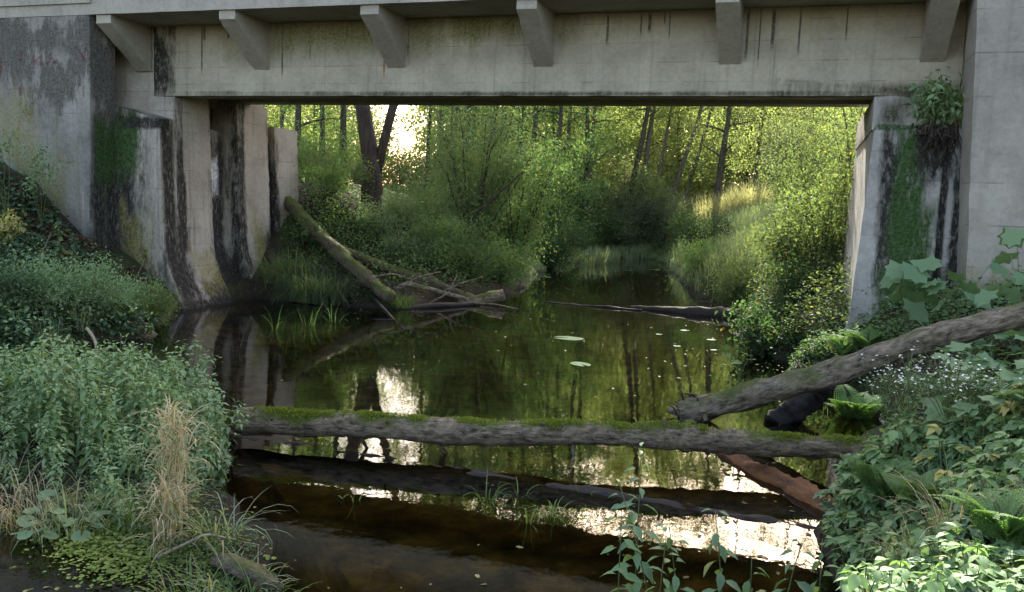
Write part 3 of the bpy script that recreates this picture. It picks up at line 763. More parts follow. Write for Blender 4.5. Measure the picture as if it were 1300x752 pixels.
# ------------------------------------------------------------------ logs
def log(name, p0, p1, r0, r1, mat, label, cat, group=None, bend=(0, 0), seg=22, n=46, lump=.10, rough=.012, stubs=(), flat=0, cont=None, part='trunk'):
    p0 = np.array(p0, float); p1 = np.array(p1, float); L = np.linalg.norm(p1-p0)
    x = Vector(p1-p0).normalized(); y = Vector((0, 0, 1)).cross(x).normalized(); z = x.cross(y)
    t = np.linspace(0, 1, n)
    path = np.stack([t*L, bend[0]*np.sin(np.pi*t)+.012*np.sin(t*9+1), bend[1]*np.sin(np.pi*t)+.01*np.sin(t*13)], 1)
    rad = (r0+(r1-r0)*t)*(1+.05*np.sin(t*17+2)+.04*np.sin(t*41)+.03*rng.normal(size=n)); path[:, 1:] += np.cumsum(rng.normal(size=(n, 2))*.004, 0)
    rad[0] *= .93; rad[-1] *= .9
    for q in rng.integers(3, n-3, 6): rad[q] *= rng.uniform(1.06, 1.16)
    b = MB(); b.tube(path, rad, seg, rough, lump)
    M4 = Matrix((x, y, z)).transposed().to_4x4(); M4.translation = Vector(p0)
    for (f, d, l, r) in stubs:
        a = path[int(f*(n-1))]; d = np.array(d, float); d /= np.linalg.norm(d)
        q = np.linspace(0, 1, 6); b2 = a+np.outer(q, d)*l+np.cumsum(rng.normal(size=(6, 3))*.03*l, 0)*q[:, None]
        b.tube(b2, r*(1-.6*q), 8, .03)
    o = b.build(name, M[mat], None, True); o.matrix_world = M4
    tag(o, label, cat, group)
    return o, path, rad, M4

lg, pth, rad, M4 = log('fallen_log', at_z(300, 534, .22), at_z(1150, 572, .33), .13, .108, 'bark',
    'long mossy log lying straight across the stream in front of the bridge', 'log', bend=(0, .02), n=80, seg=30, lump=.13, rough=.025,
    stubs=[(.32, (.1, .3, -1), .3, .045), (.52, (0, -.2, -1), .28, .03), (.20, (.2, .1, -1), .25, .035), (.80, (.4, -.6, .5), .12, .03), (.46, (.5, -.5, .6), .2, .028), (.66, (-.4, -.3, 1), .22, .026), (.71, (.3, -1, .1), .16, .03), (.24, (.5, -.8, .4), .2, .022)])
# moss cushions on its upper side
ms = MB(); P, Dd = [], []
for (f0, f1, dens, wdt) in ((.03, .17, 2600, .75), (.17, .26, 650, .6), (.262, .30, 420, .6), (.34, .40, 500, .6), (.44, .53, 1900, .7), (.575, .60, 260, .9), (.70, .715, 150, .8), (.80, .86, 650, .8), (.28, .9, 1100, .8), (.62, .70, 420, .7), (.88, .95, 300, .7)):
    k = dens; f = f0+(f1-f0)*np.clip(rng.normal(.5, .24, k), 0, 1); a = rng.normal(0, wdt*.55, k)-.15
    i = np.clip((f*79).astype(int), 0, 79); r = rad[i]*1.01
    P.append(np.stack([f*pth[-1][0], pth[i, 1]+np.sin(a)*r, pth[i, 2]+np.cos(a)*r], 1)); Dd.append(np.stack([np.zeros(k), np.sin(a), np.cos(a)], 1))
P = np.concatenate(P); Dd = np.concatenate(Dd)+rng.normal(size=(len(P), 3))*.5
ms.leaves(P, Dd, rng.normal(size=(len(P), 3)), rng.uniform(.012, .034, len(P)), .014, T_RH)
ms.build('moss', M['moss'], lg)

lean, pth, rad, M4 = log('leaning_log', at_z(866, 526, .06), at_z(1420, 362, 1.95), .158, .118, 'grey_bark',
    'thick grey barked log slanting up the right bank from the water to the wall', 'log', bend=(0, -.05), n=60, seg=30, lump=.3, rough=.03,
    stubs=[(.02, (-1, .25, .25), .28, .09), (.05, (-.6, -.4, .9), .22, .05), (.06, (-.3, .6, .8), .2, .05), (.035, (-.8, -.5, -.2), .3, .07), (.07, (-.2, -.9, -.5), .25, .06)])
rt = MB()
for k in range(26):      # frayed fibres on the broken end
    a = np.array([rng.uniform(-.05, .25), rng.normal()*.1, rng.normal()*.1]); d = rdir(1, .2)[0]*.16
    rt.tube([a, a+d*.6, a+d+[-.05, 0, 0]], [.016, .01, .003], 4)
rt.build('broken_end', M['root'], lean)
log('sunken_log', at_z(250, 556, -.112), at_z(1120, 700, -.108), .13, .135, 'wet_bark', 'black waterlogged log floating low in the stream just this side of the mossy log', 'log', lump=.3, rough=.05, n=70, stubs=[(.62, (.3, -.5, .9), .10, .03), (.35, (.5, .4, .8), .12, .025)])
log('sunken_log', at_z(915, 577, -.035), at_z(1085, 668, -.02), .09, .12, 'rust_bark', 'short rusty brown log half under water below the right end of the mossy log', 'log', lump=.35, n=40, rough=.06)
log('stump', at_z(985, 545, -.1), at_z(1045, 488, .45), .19, .13, 'wet_bark', 'dark broken stump leaning in the water under the slanting grey log', 'stump', n=26, lump=.5, rough=.09)
log('sunken_log', at_z(800, 391, 0), at_z(975, 404, .06), .05, .24, 'wet_bark', 'black half sunken log pointing out from the right bank beyond the bridge', 'log', n=30, lump=.2)
log('floating_branch', at_z(690, 384, .0), at_z(815, 394, .02), .02, .03, 'wet_bark', 'thin dark branch floating on the water in mid stream beyond the bridge', 'branch', n=16)
def pt(px, py, D): return at_d(px, py, D)
def over(a, b, r):
    """two ends of a straight log lying on the bank along a line of the picture"""
    t = np.linspace(0, 1, 14); inv = []
    for q in t:
        p = hit(a[0]+(b[0]-a[0])*q, a[1]+(b[1]-a[1])*q, 0); inv.append(1/(p[1]-r))
    inv = np.array(inv); li = inv[0]+(inv[-1]-inv[0])*t; c = max(0, np.max(inv-li))
    return at_d(*a, 1/(inv[0]+c)), at_d(*b, 1/(inv[-1]+c*.35))
def gp(px, py, r):
    p = hit(px, py, 0); return p+(ORI-p)/np.linalg.norm(ORI-p)*r
log('toppled_tree', *over((352, 243), (494, 382), .45), .17, .15, 'mossy_bark', 'moss covered trunk slanting down the left bank beyond the abutment', 'log', n=50, lump=.35, rough=.05, bend=(.05, -.12), stubs=[(.4, (.3, -.6, .8), .5, .03), (.65, (.5, .5, .7), .7, .03), (.85, (.6, -.5, .4), .5, .03)])
log('toppled_tree', *over((425, 315), (602, 381), .35), .10, .12, 'mossy_bark', 'dark thinner fallen trunk sloping to the water behind the moss covered one', 'log', n=40, lump=.18,
    stubs=[(.8, (.4, .3, .8), .5, .03), (.9, (.5, -.3, .7), .4, .025)])
log('toppled_tree', pt(583, 385, 21.2), pt(640, 374, 21.4), .10, .15, 'bark', 'stout broken log end sticking out over the water at the left bank', 'log', n=16, lump=.25)
def stick(name, pts, r0, r1, mat, label, cat='branch'):
    pts = np.array(pts, float); o0 = pts[0].copy(); k = len(pts); t = np.linspace(0, k-1, k*4)
    path = np.stack([np.interp(t, np.arange(k), pts[:, c]) for c in range(3)], 1)-o0; path += np.cumsum(rng.normal(size=path.shape)*r0*.12, 0)
    b = MB(); b.tube(path, np.linspace(r0, r1, len(path)), 8, .03); o = b.build(name, M[mat], None, True); o.location = tuple(o0); return tag(o, label, cat)
stick('dead_branch', [pt(484, 374, 20.3), pt(520, 360, 20.3), pt(555, 368, 20.6), pt(592, 381, 20.9)], .07, .05, 'grey_bark', 'bare bent branch lying over the fallen trunks at the water edge')
stick('dead_branch', list(over((520, 329), (556, 358), .1)), .055, .06, 'grey_bark', 'short grey dead branch on the left bank above the fallen trunks')
stick('dead_branch', [pt(470, 375, 19.8), pt(505, 412, 17.6), pt(545, 440, 15.5)], .05, .015, 'wet_bark', 'dark forked twig dipping into the water below the fallen trunks')
stick('dead_branch', [pt(500, 395, 19.4), pt(560, 388, 20.2), pt(610, 383, 21)], .09, .06, 'wet_bark', 'long wet dark branch along the waterline of the left bank')
stick('bare_stick', [pt(110, 417, 11.6), pt(119, 432, 11.4), pt(124, 460, 11.2)], .022, .016, 'pale_stem', 'pale bare stick hanging down the dark undercut left bank', 'stick')
stick('bent_sapling', [on_ground(655, 25)+[-1.6, 0, .1], pt(600, 272, 24.5), pt(640, 240, 24.5), pt(662, 218, 24.5)], .06, .02, 'trunk', 'dark bare stem bending right out of the willow bush', 'sapling')

# ------------------------------------------------------------------ trees beyond the bridge
p = on_ground(472, 27)
place('forked_tree', p, tree(16, .34, (-.005, 0), .42, 3.0, 26, 6500, .13, M['tree_leaf'], bark='trunk', fork=(3.5-p[2], [(-2.6, .3), (3.6, -.2)], (.27, .16))),
      'big dark tree forking in two just under the bridge, on the left bank', 'tree', rz=0)
def tr_at(px, D, label, hh, r, lean=(0, 0), group=None, name='slender_tree', **k):
    p = on_ground(px, D); k.setdefault('mat', M['tree_leaf'])
    return place(name, p, tree(hh, r, lean, **k), label, 'tree', group, rz=0)
tr_at(435, 34, 'slim straight trunk just left of the big forked tree', 16, .15, (-.01, 0), cb=.28, cr=2.0, nl=4500, lowtw=12)
tr_at(409, 36, 'slim trunk nearest to the left abutment corner, leaning a little left', 16, .13, (-.03, 0), cb=.22, cr=2.2, nl=5000, lowtw=14)
tr_at(398, 43, 'thin far trunk between the abutment and the slim straight one', 16, .13, (.02, 0), cb=.25, cr=2.2, nl=4500, lowtw=10)
tr_at(377, 33, 'leafy tree half hidden behind the left abutment', 16, .14, (.0, 0), cb=.12, cr=2.4, nl=6500, lowtw=10)
tr_at(541, 38, 'thin single trunk standing alone right of the bright gap', 16, .10, (.0, 0), cb=.40, cr=1.6, nl=2600)
GW = 'ivy clad trunks behind the willow bush'
for px, D, ln in ((574, 35, .01), (592, 36, -.01), (622, 38, 0), (655, 41, .02)):
    tr_at(px, D, 'green grown tree trunk behind the willow bush in mid picture', 17, .19, (ln, 0), GW, cb=.12, cr=2.2, nl=8500, nb=28, lowtw=40)
tr_at(688, 40, 'short crooked trunk leaning right above the dark bush', 11, .17, (.13, 0), cb=.25, cr=2.2, nl=6500)
tr_at(742, 44, 'bushy tree filling the middle of the far bank', 16, .16, (0, 0), cb=.02, cr=2.6, nl=15000, nb=36)
lt = [(789, 46, .10, .20, 'darkest and thickest of the leaning stems by the far bank'), (806, 47, .09, .15, 'pale leaning stem right beside the darkest one'), (822, 47.5, .13, .12, 'thin leaning stem in the middle of the fan of stems'),
      (838, 47, .25, .16, 'stem leaning strongly right in the fan of stems'), (856, 48, .23, .13, 'thin far stem leaning right at the end of the fan')]
for px, D, ln, r, lb in lt:
    tr_at(px, D, lb, 16, r, (ln, .02), name='leaning_tree', cb=.40, cr=2.6, nl=8500, mat=M['far_leaf'], bark='pale_trunk' if r < .18 else 'trunk', curve=.04)
tr_at(908, 43, 'stout trunk leaning slightly behind the golden grass', 11, .22, (.06, 0), cb=.25, cr=2.4, nl=7500, mat=M['far_leaf'])
tr_at(958, 46, 'round topped tree above the right grass slope', 15.5, .14, (0, 0), cb=.36, cr=3.0, nl=7500, mat=M['far_leaf'], bark='far_trunk')
tr_at(1045, 45, 'leafy tree behind the thin forked sapling', 15, .13, (0, 0), cb=.34, cr=2.8, nl=7000, mat=M['far_leaf'], bark='far_trunk')
p = on_ground(1067, 20.5)
place('sapling', p, tree(6.0, .035, (.03, 0), .35, 1.0, 14, 700, .09, M['lime_leaf'], bark='pale_trunk', fork=(3.2, [(-.7, 0), (.7, .2)], (.024, .022)), sig=.28),
      'thin forked sapling in front of the pale trees near the right abutment', 'sapling', rz=0)

# wood further back: prototypes copied
far_protos = [tree(hh, .16, (rng.normal()*.03, 0), cb, cr, 26, 8500, .19, M[mt_], sig=.42, bark='far_trunk') for hh, cb, cr, mt_ in
              ((13, .03, 2.9, 'far_leaf'), (11, .02, 3.0, 'far_leaf'), (13.5, .05, 2.9, 'far_leaf'), (10, .01, 3.0, 'grey_leaf'))]
spots = []
for px, D in [(330, 48), (352, 42), (395, 55), (420, 62), (455, 58), (560, 62), (585, 52), (610, 58), (640, 50), (668, 55), (700, 52), (728, 60), (755, 53), (785, 58), (812, 50), (840, 56), (868, 52),
              (893, 58), (918, 57), (945, 56), (968, 58), (995, 50), (1015, 52), (1040, 44), (1064, 50), (1088, 43), (1112, 48), (1140, 44), (1170, 50), (1210, 46), (1260, 52), (255, 62),
              (650, 72), (780, 74), (1100, 70)]:
    spots.append((px+rng.normal()*4, D))
for q, (px, D) in enumerate(spots):
    p = on_ground(px, D); s = rng.uniform(.9, 1.2); s = (s, s, s*(1.1 if px < 620 else .72 if px < 860 else .58))
    place('wood_tree', p, far_protos[q % 4], 'leafy tree of the far wood closing the view beyond the bridge', 'tree', 'trees of the far wood', sc=s)

fb = [bush(4.2, 2.3, 10, 6500, .14, M[q], sig=.4, low=.03) for q in ('far_leaf', 'pale_leaf', 'lime_leaf')]
q = 0
for px, D in ((565, 50), (600, 46), (635, 48), (660, 44), (690, 47), (725, 48), (760, 46), (785, 50), (820, 46), (850, 50), (880, 55), (1010, 45), (1060, 40), (375, 50), (350, 45), (990, 50), (1040, 52), (1090, 46), (400, 52)):
    p = on_ground(px, D); q += 1
    place('understory_bush', p, fb[q % 3], 'leafy bush between the trunks of the far wood', 'bush', 'bushes under the far wood', sc=rng.uniform(.8, 1.25))
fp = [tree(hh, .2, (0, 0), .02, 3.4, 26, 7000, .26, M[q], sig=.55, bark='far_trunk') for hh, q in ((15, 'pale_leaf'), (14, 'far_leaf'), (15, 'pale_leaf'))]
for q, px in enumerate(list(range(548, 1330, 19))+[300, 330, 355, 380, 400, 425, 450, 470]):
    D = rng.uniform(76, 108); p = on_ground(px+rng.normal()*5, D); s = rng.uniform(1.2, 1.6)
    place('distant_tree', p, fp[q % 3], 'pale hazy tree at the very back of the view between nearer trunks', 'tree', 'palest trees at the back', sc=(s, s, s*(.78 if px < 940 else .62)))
tp = [tree(hh, .17, (.02, 0), .42, 3.3, 30, 6500, .2, M[q], sig=.4, bark='far_trunk') for hh, q in ((18, 'far_leaf'), (19, 'tree_leaf'))]
for q, (px, D) in enumerate(((560, 46), (600, 43), (640, 47), (676, 43), (715, 48), (748, 45))):
    s = rng.uniform(.92, 1.08)*(1 if px < 880 else .8)
    place('tall_tree', on_ground(px, D), tp[q % 2], 'tall slim trunk with its crown high above the girder line', 'tree', 'tall trees with high crowns', sc=s)
tq = [tree(hh, .2, (.01, 0), .30, 4.0, 34, 7500, .26, M[q], sig=.5, bark='far_trunk') for hh, q in ((21, 'far_leaf'), (23, 'pale_leaf'))]
for q, px in enumerate((545, 580, 612, 648, 684, 716, 750, 785, 820, 856, 890, 925, 962, 1000, 1045, 1090, 330, 395)):
    D = 98+17*((q*7) % 5)/4; s = rng.uniform(1.25, 1.5)*(1 if px < 880 else .92); place('lofty_tree', on_ground(px, D), tq[q % 2], 'lofty wide crowned tree standing far behind the wood', 'tree', 'lofty trees far behind the wood', sc=s)
# bushes
def bush_at(name, px, D, label, *a, dz=0, off=(0, 0), cat='bush', group=None, **k):
    p = on_ground(px, D)+np.array([off[0], off[1], 0]); p[2] = max(-.1, H1(p[0], p[1]))+dz
    return place(name, p, bush(*a, **k), label, cat, group)
WL = M['willow_leaf']
bush_at('willow_bush', 603, 25.5, 'large pale willow bush overhanging the water in mid picture', 6.2, 2.3, 16, 22000, .105, WL, sig=.22, wr=.36, low=.05, twigs=16)
bush_at('willow_bush', 655, 27.5, 'right hand willow bush hanging low over the water', 5.6, 2.4, 15, 17000, .11, M['tree_leaf'], sig=.22, wr=.45, low=.03, twigs=14, dz=-.1)
bush_at('willow_bush', 548, 28, 'lower shrub with shining pale leaves right of the forked tree', 2.6, 1.7, 9, 6500, .075, WL, sig=.2, low=.05)
bush_at('bank_bush', 555, 23.2, 'leafy bush above the fallen trunks at the water edge', 1.7, 1.3, 8, 5000, .07, M['tree_leaf'], sig=.17, low=.05)
bush_at('bank_bush', 512, 24.5, 'small pale bush at the foot of the forked tree', .8, .9, 8, 3500, .065, WL, sig=.15, low=.05)
bush_at('bank_bush', 425, 25.5, 'bright green shrub on the left bank above the mossy trunk', 1.3, 1.4, 8, 4500, .07, M['lime_leaf'], sig=.17)
bush_at('bank_bush', 392, 27.5, 'green bush right behind the left abutment corner', 2.3, 1.6, 8, 5500, .08, M['tree_leaf'], sig=.2)
for px, D, hh in ((415, 47, 3.0), (455, 50, 2.6), (500, 49, 2.7), (535, 47, 2.9)):
    bush_at('hedge_bush', px, D, 'sunlit yellow green hedge bush under the bright gap at the left', hh, 2.4, 9, 5000, .13, M['lime_leaf'], sig=.35, low=.05, group='hedge bushes under the bright gap')
bush_at('dark_bush', 703, 34.5, 'dark bush with reddish twigs overhanging the far end of the water', 2.6, 2.0, 9, 7000, .10, M['dark_leaf'], sig=.25, low=.1)
bush_at('dark_bush', 745, 43.5, 'low leafy bush at the far waterline behind the reeds', 2.2, 2.4, 9, 5500, .12, M['tree_leaf'], sig=.28, low=.1)
bush_at('willow_bush', 690, 37.5, 'mid green bush rising behind the dark bush with reddish twigs', 5.5, 2.6, 12, 16000, .11, M['tree_leaf'], sig=.33, low=.05)
bush_at('grey_bush', 795, 45.5, 'grey green bush in front of the leaning stems', 4.3, 3.2, 15, 20000, .12, M['grey_leaf'], sig=.32, low=.05, wr=.4)
bush_at('grey_bush', 846, 45, 'paler grey green bush beside the green grass slope', 3.4, 2.0, 9, 7000, .12, M['grey_leaf'], sig=.3, low=.05)
bush_at('bank_bush', 893, 31, 'round dark green shrub on the right grass slope', 2.2, 1.2, 9, 6500, .085, M['dark_leaf'], sig=.22)
bush_at('bank_bush', 905, 27, 'low bright green bush at the right water edge', 1.1, 1.5, 9, 6000, .08, M['tree_leaf'], sig=.22, low=.03)
bush_at('bank_bush', 950, 22.5, 'fresh green bush over the black half sunken log', 1.15, 1.3, 10, 7500, .075, M['lime_leaf'], sig=.2, low=.03)
bush_at('lime_shrub', 1015, 19.5, 'yellow green shrub in the middle of the right bank', 2.4, 1.2, 10, 5500, .095, M['lime_leaf'], sig=.2, low=.05)
bush_at('lime_shrub', 1050, 18.3, 'yellow green shrub touching the right abutment', 2.7, 1.1, 10, 5500, .095, M['lime_leaf'], sig=.2, low=.05)
bush_at('lime_shrub', 1085, 20.5, 'tall light shrub half hidden by the right abutment', 4.2, 1.4, 10, 6000, .10, M['lime_leaf'], sig=.25, low=.05)
bush_at('lime_shrub', 1030, 24.5, 'tall loose light green shrub behind the right bank shrubs', 3.8, 1.7, 11, 8500, .085, M['lime_leaf'], sig=.28, low=.05)
bush_at('grey_bush', 1010, 34, 'pale greyish bush right of the golden grass', 4.4, 2.4, 11, 9000, .11, M['grey_leaf'], sig=.35, low=.03)
bush_at('lime_shrub', 1035, 34, 'tall pale shrub beneath the right end of the girder', 5.6, 2.6, 11, 9500, .12, M['far_leaf'], sig=.38, low=.05)
bush_at('lime_shrub', 1095, 30, 'pale shrub seen just beside the right abutment edge', 5.4, 2.2, 11, 9000, .11, M['far_leaf'], sig=.36, low=.05)
bush_at('dark_bush', 985, 15.6, 'dark leafy nettle bush at the right water edge by the abutment', 1.1, .8, 9, 2600, .085, M['dark_leaf'], sig=.15, tm=T_OV, low=.02)
bush_at('dark_bush', 1020, 17.2, 'dull green bush on the bare soil of the right bank', .9, .8, 8, 2200, .075, M['dark_leaf'], sig=.15, tm=T_OV, low=.02)

for px, D, hh, w, lb in ((520, 22.3, .9, .8, 'low overhanging bush at the waterline behind the fallen trunks'), (562, 22.8, 1.3, 1.0, 'dense overhanging bush left of the stout broken log end'), (600, 23.4, 1.5, 1.1, 'overhanging bush right above the stout broken log end'), (640, 24.6, 1.3, 1.1, 'pale overhanging bush at the tip of the left bank')):
    bush_at('bank_bush', px, D, lb, hh, w, 9, 5500, .07, M['tree_leaf' if w > .9 else 'willow_leaf'], sig=.15, low=.02, twigs=8)
for px, D, hh, w, lb, mt_ in ((405, 21.8, .7, .7, 'dark herb on the slope just right of the left abutment', 'dark_leaf'), (420, 23.5, .8, .9, 'green bush behind the top of the moss covered trunk', 'tree_leaf'), (480, 22.8, .7, .8, 'small bush between the two fallen trunks', 'willow_leaf')):
    bush_at('bank_herb', px, D, lb, hh, w, 8, 2200, .075, M[mt_], sig=.13, low=.02, twigs=6)
for k, (a, b2, c_, r0) in enumerate((((560, 372, 21), (585, 360, 21), (612, 352, 21.4), .03), ((545, 385, 20.4), (570, 372, 20.6), (580, 350, 20.8), .025), ((500, 372, 20.3), (530, 352, 20.6), (560, 345, 21), .025), ((590, 384, 21), (625, 386, 20.6), (660, 393, 20), .03), ((470, 352, 20.4), (500, 348, 20.6), (540, 362, 20.8), .03))):
    stick('dead_branch', [pt(*a), pt(*b2), pt(*c_)], r0, r0*.4, 'grey_bark', ('thin twig rising from the stout broken log end', 'short twig standing up among the fallen trunks', 'thin pale twig bridging the two fallen trunks', 'thin branch reaching right over the water from the broken log end', 'thin dead branch leaning on the moss covered trunk')[k])
# left bank in front of the abutment
for k, (px, py) in enumerate(((30, 400), (85, 372), (140, 352), (100, 425), (185, 395), (60, 440))):
    p = hit(px, py); p[2] = H1(p[0], p[1]); single('bank_grass', tussock(90, .6, .15, M['pale_grass' if k % 2 else 'dark_grass'], 1.9, .35, .009), p, 'loose grass tuft among the plants of the left bank', 'grass tuft', 'grass tufts on the left bank')
for k, (px, py) in enumerate(((20, 345), (75, 330), (60, 390), (125, 385), (25, 430), (150, 410), (200, 410), (95, 350))):
    p = hit(px, py); p[2] = H1(p[0], p[1]); place('bank_herb', p, lancestem(rng.uniform(.45, .8), .11, M['herb_leaf' if k % 2 else 'lobed_leaf']), 'upright leafy herb standing above the low growth of the left bank', 'plant', 'upright herbs on the left bank')
for k, (px, py) in enumerate(((48, 360), (110, 400), (170, 380))):
    p = hit(px, py); p = np.array([p[0], p[1], H1(p[0], p[1])]); stick('dry_stalk', [p, p+[.05, 0, .4], p+[.2, .05, .8]], .006, .003, 'pale_stem', ('dead stalk on the left bank close to the picture edge', 'dead stalk in the middle of the left bank growth', 'dead stalk near the feathery plant by the left pier')[k], 'stalk')
bush_at('feathery_plant', 196, 15.6, 'bright green feathery plant at the foot of the left pier', .95, .62, 12, 5200, .05, M['grass'], sig=.11, wr=.3, low=.02, stem='stem')
bush_at('feathery_plant', 118, 14.0, 'mid green feathery plant on the left bank edge', .75, .85, 12, 5200, .055, M['nettle_leaf'], sig=.12, wr=.35, low=.02, stem='stem')
bush_at('feathery_plant', 160, 14.8, 'yellowish feathery plant between two greener ones on the left bank', .6, .6, 10, 3000, .05, M['herb_leaf'], sig=.11, wr=.35, low=.02, stem='stem')
bush_at('feathery_plant', 40, 13.0, 'bluish green plant at the left picture edge on the bank', .7, 1.0, 12, 5200, .06, M['nettle_leaf'], sig=.13, wr=.4, low=.02, stem='stem')
bush_at('feathery_plant', -10, 12.4, 'dark green plant partly cut off by the left picture edge', .7, .9, 11, 4200, .06, M['ivy_leaf'], sig=.13, wr=.4, low=.02, stem='stem')
bush_at('bank_herb', 8, 14.5, 'yellowing little plant on the dark leafy left slope', .6, .3, 6, 350, .08, M['yellow_leaf'], sig=.09, tm=T_OV, stem='stem', cat='plant')
def sprig(px, py, D, hh, n, label, mat):
    p = on_ground(px, D); top = at_d(px, py, D)[2]-p[2]
    place('wall_sapling', p, bush(top, .45, 4, n, .075, mat, sig=.12, tm=T_OV, low=.72, stem='stem', twigs=6, sr=.3), label, 'sapling')
sprig(8, 100, 16.2, 2, 150, 'thin sapling with few grey green leaves before the left wing wall', M['lobed_leaf'])
sprig(52, 165, 16.8, 2, 260, 'small spindly sapling against the lower left wing wall', M['lobed_leaf'])

# ground cover masses
def cover(name, poly, n, mat, hh, leaf, tm, kind='stuff', zmin=-9, wr=.6, clump=1):
    b = MB(); pts = np.array(poly_px(poly, max(60, n//12), zmin, zlo=.03))
    k = rng.integers(0, len(pts), n); P = pts[k].copy(); P[:, :2] += rng.normal(size=(n, 2))*.16*clump
    P[:, 2] = height(P[:, 0], P[:, 1]); ok = P[:, 2] > .04; P = P[ok]; n = len(P)
    P[:, 2] += hh*rng.random(n)**1.5+.01
    D = rdir(n, -.1); D[:, 2] *= .5; N = rng.normal(size=(n, 3))*.45; N[:, 2] += 1
    L = leaf*rng.uniform(.6, 1.3, n); b.leaves(P, D, N, L, L*wr, tm)
    return tag(b.build(name, mat), kind='stuff')
LS = [(-60, 190), (0, 222), (60, 270), (110, 315), (160, 350), (215, 378), (215, 425), (100, 445), (0, 470), (-60, 480)]
cover('ivy_cover', LS, 7500, M['ivy_leaf'], .22, .085, T_LOB, wr=1.0)
cover('leaf_litter', [(20, 235), (110, 310), (205, 365), (170, 395), (40, 350)], 6500, M['litter'], .05, .07, T_OV)
cover('bank_leaves', [(-60, 360), (60, 370), (215, 400), (215, 430), (0, 470), (-60, 470)], 2200, M['nettle_leaf'], .35, .07, T_OV)
LB = [(380, 235), (470, 270), (560, 300), (640, 330), (640, 362), (560, 372), (470, 365), (380, 330)]
cover('undergrowth', LB, 9000, M['tree_leaf'], .55, .075, T_RH, clump=2)
cover('undergrowth', [(500, 235), (560, 235), (640, 280), (560, 300), (500, 285)], 5000, M['willow_leaf'], .7, .085, T_RH, clump=3)
cover('leaf_litter', LB, 2500, M['litter'], .08, .08, T_RH, clump=2)
RB = [(880, 330), (940, 300), (1085, 330), (1085, 420), (1000, 430), (940, 390)]
cover('bank_ivy', [(375, 270), (470, 330), (510, 372), (480, 400), (380, 400)], 4500, M['dark_leaf'], .10, .06, T_OV)
cover('undergrowth', RB, 11000, M['lime_leaf'], .7, .075, T_RH, clump=2)
cover('undergrowth', [(900, 330), (1000, 420), (1000, 470), (960, 450), (900, 370)], 4000, M['dark_leaf'], .35, .08, T_OV)
cover('undergrowth', [(640, 300), (900, 290), (900, 330), (640, 338)], 9000, M['tree_leaf'], 1.0, .10, T_RH, clump=4)
RF = [(1060, 760), (1052, 640), (1075, 590), (1150, 560), (1150, 500), (1300, 430), (1400, 420), (1400, 760)]
cover('low_herbs', RF, 9000, M['herb_leaf'], .16, .055, T_OV)
cover('leaf_litter', RF, 2500, M['litter'], .03, .06, T_OV)
cover('low_herbs', [(1000, 440), (1080, 400), (1300, 360), (1400, 380), (1290, 430), (1100, 470)], 4500, M['herb_leaf'], .25, .06, T_OV)
cover('low_herbs', [(960, 430), (1085, 430), (1110, 540), (1040, 560), (985, 500)], 3500, M['dark_leaf'], .2, .06, T_OV)
cover('islet_growth', [(0, 590), (300, 590), (320, 660), (352, 745), (300, 752), (180, 690), (0, 660)], 5500, M['dark_grass'], .12, .04, T_LAN, wr=.3)
# grass slope at the right
g = MB(); pts = np.array(poly_px([(868, 300), (915, 225), (985, 240), (1000, 300), (950, 345), (880, 345)], 900, zlo=.05))
k = rng.integers(0, len(pts), 16000); P = pts[k].copy(); P[:, :2] += rng.normal(size=(16000, 2))*.5; P[:, 2] = height(P[:, 0], P[:, 1])-.02; P = P[P[:, 2] > .03]; n = len(P)
g.blades(P, rng.uniform(0, 6.28, n), rng.uniform(.45, 1.0, n), np.abs(rng.normal(.1, .15, n)), rng.uniform(.4, 1.6, n), .022, 4)
tag(g.build('meadow_grass', M['pale_grass']), kind='stuff')
for px, D in ((908, 42), (922, 40.5), (936, 40), (950, 39.5), (964, 39)):
    single('golden_grass', tussock(420, 1.7, .9, M['gold_grass'], .7, .12, .025), on_ground(px, D), 'tall golden grass tuft on top of the right grass slope', 'grass tuft', 'golden grass tufts on the slope')
# reeds at the far waterline
for px, py in ((745, 338), (752, 332), (778, 334), (800, 331), (815, 330), (845, 331), (765, 336), (862, 333)):
    p = at_z(px, py, -.05); single('reed_tuft', tussock(80, .95, .35, M['pale_grass'], .7, .15, .04), p, 'green reed tuft standing in the far end of the water', 'reeds', 'reed tufts at the far waterline')

# leaves and scum drifting on the stream
b = MB(); n = 900; P = np.zeros((0, 3))
while len(P) < n:
    q = np.stack([rng.uniform(-5, 7, 4000), 4.5+rng.random(4000)**1.4*34, np.full(4000, .006)], 1)
    d = sdist(WATER, q[:, 0], q[:, 1]); keep = (d < -.03) & (rng.random(4000) < np.exp(d*1.6)+.02); P = np.concatenate([P, q[keep]])
P = P[:n]; D = rdir(n); D[:, 2] *= .05; N = rng.normal(size=(n, 3))*.06; N[:, 2] += 1
L = rng.uniform(.02, .07, n); b.leaves(P, D, N, L, L*.55, T_OV); b.V[0][:, 2] = np.maximum(b.V[0][:, 2], .004)
tag(b.build('drifting_leaves', M['litter_pale']), kind='stuff')
b = MB(); n = 420; f = rng.random(n); a_ = np.array(at_z(330, 552)); b_ = np.array(at_z(1090, 580)); P = a_+f[:, None]*(b_-a_)+np.stack([rng.normal(size=n)*.1, .04+np.abs(rng.normal(size=n))*.16, np.full(n, .006)], 1)
D = rdir(n); D[:, 2] *= .05; N = rng.normal(size=(n, 3))*.08; N[:, 2] += 1
L = rng.uniform(.015, .05, n); b.leaves(P, D, N, L, L*.5, T_OV); b.V[0][:, 2] = np.maximum(b.V[0][:, 2], .004)
tag(b.build('drifting_scum', M['litter_pale']), kind='stuff')
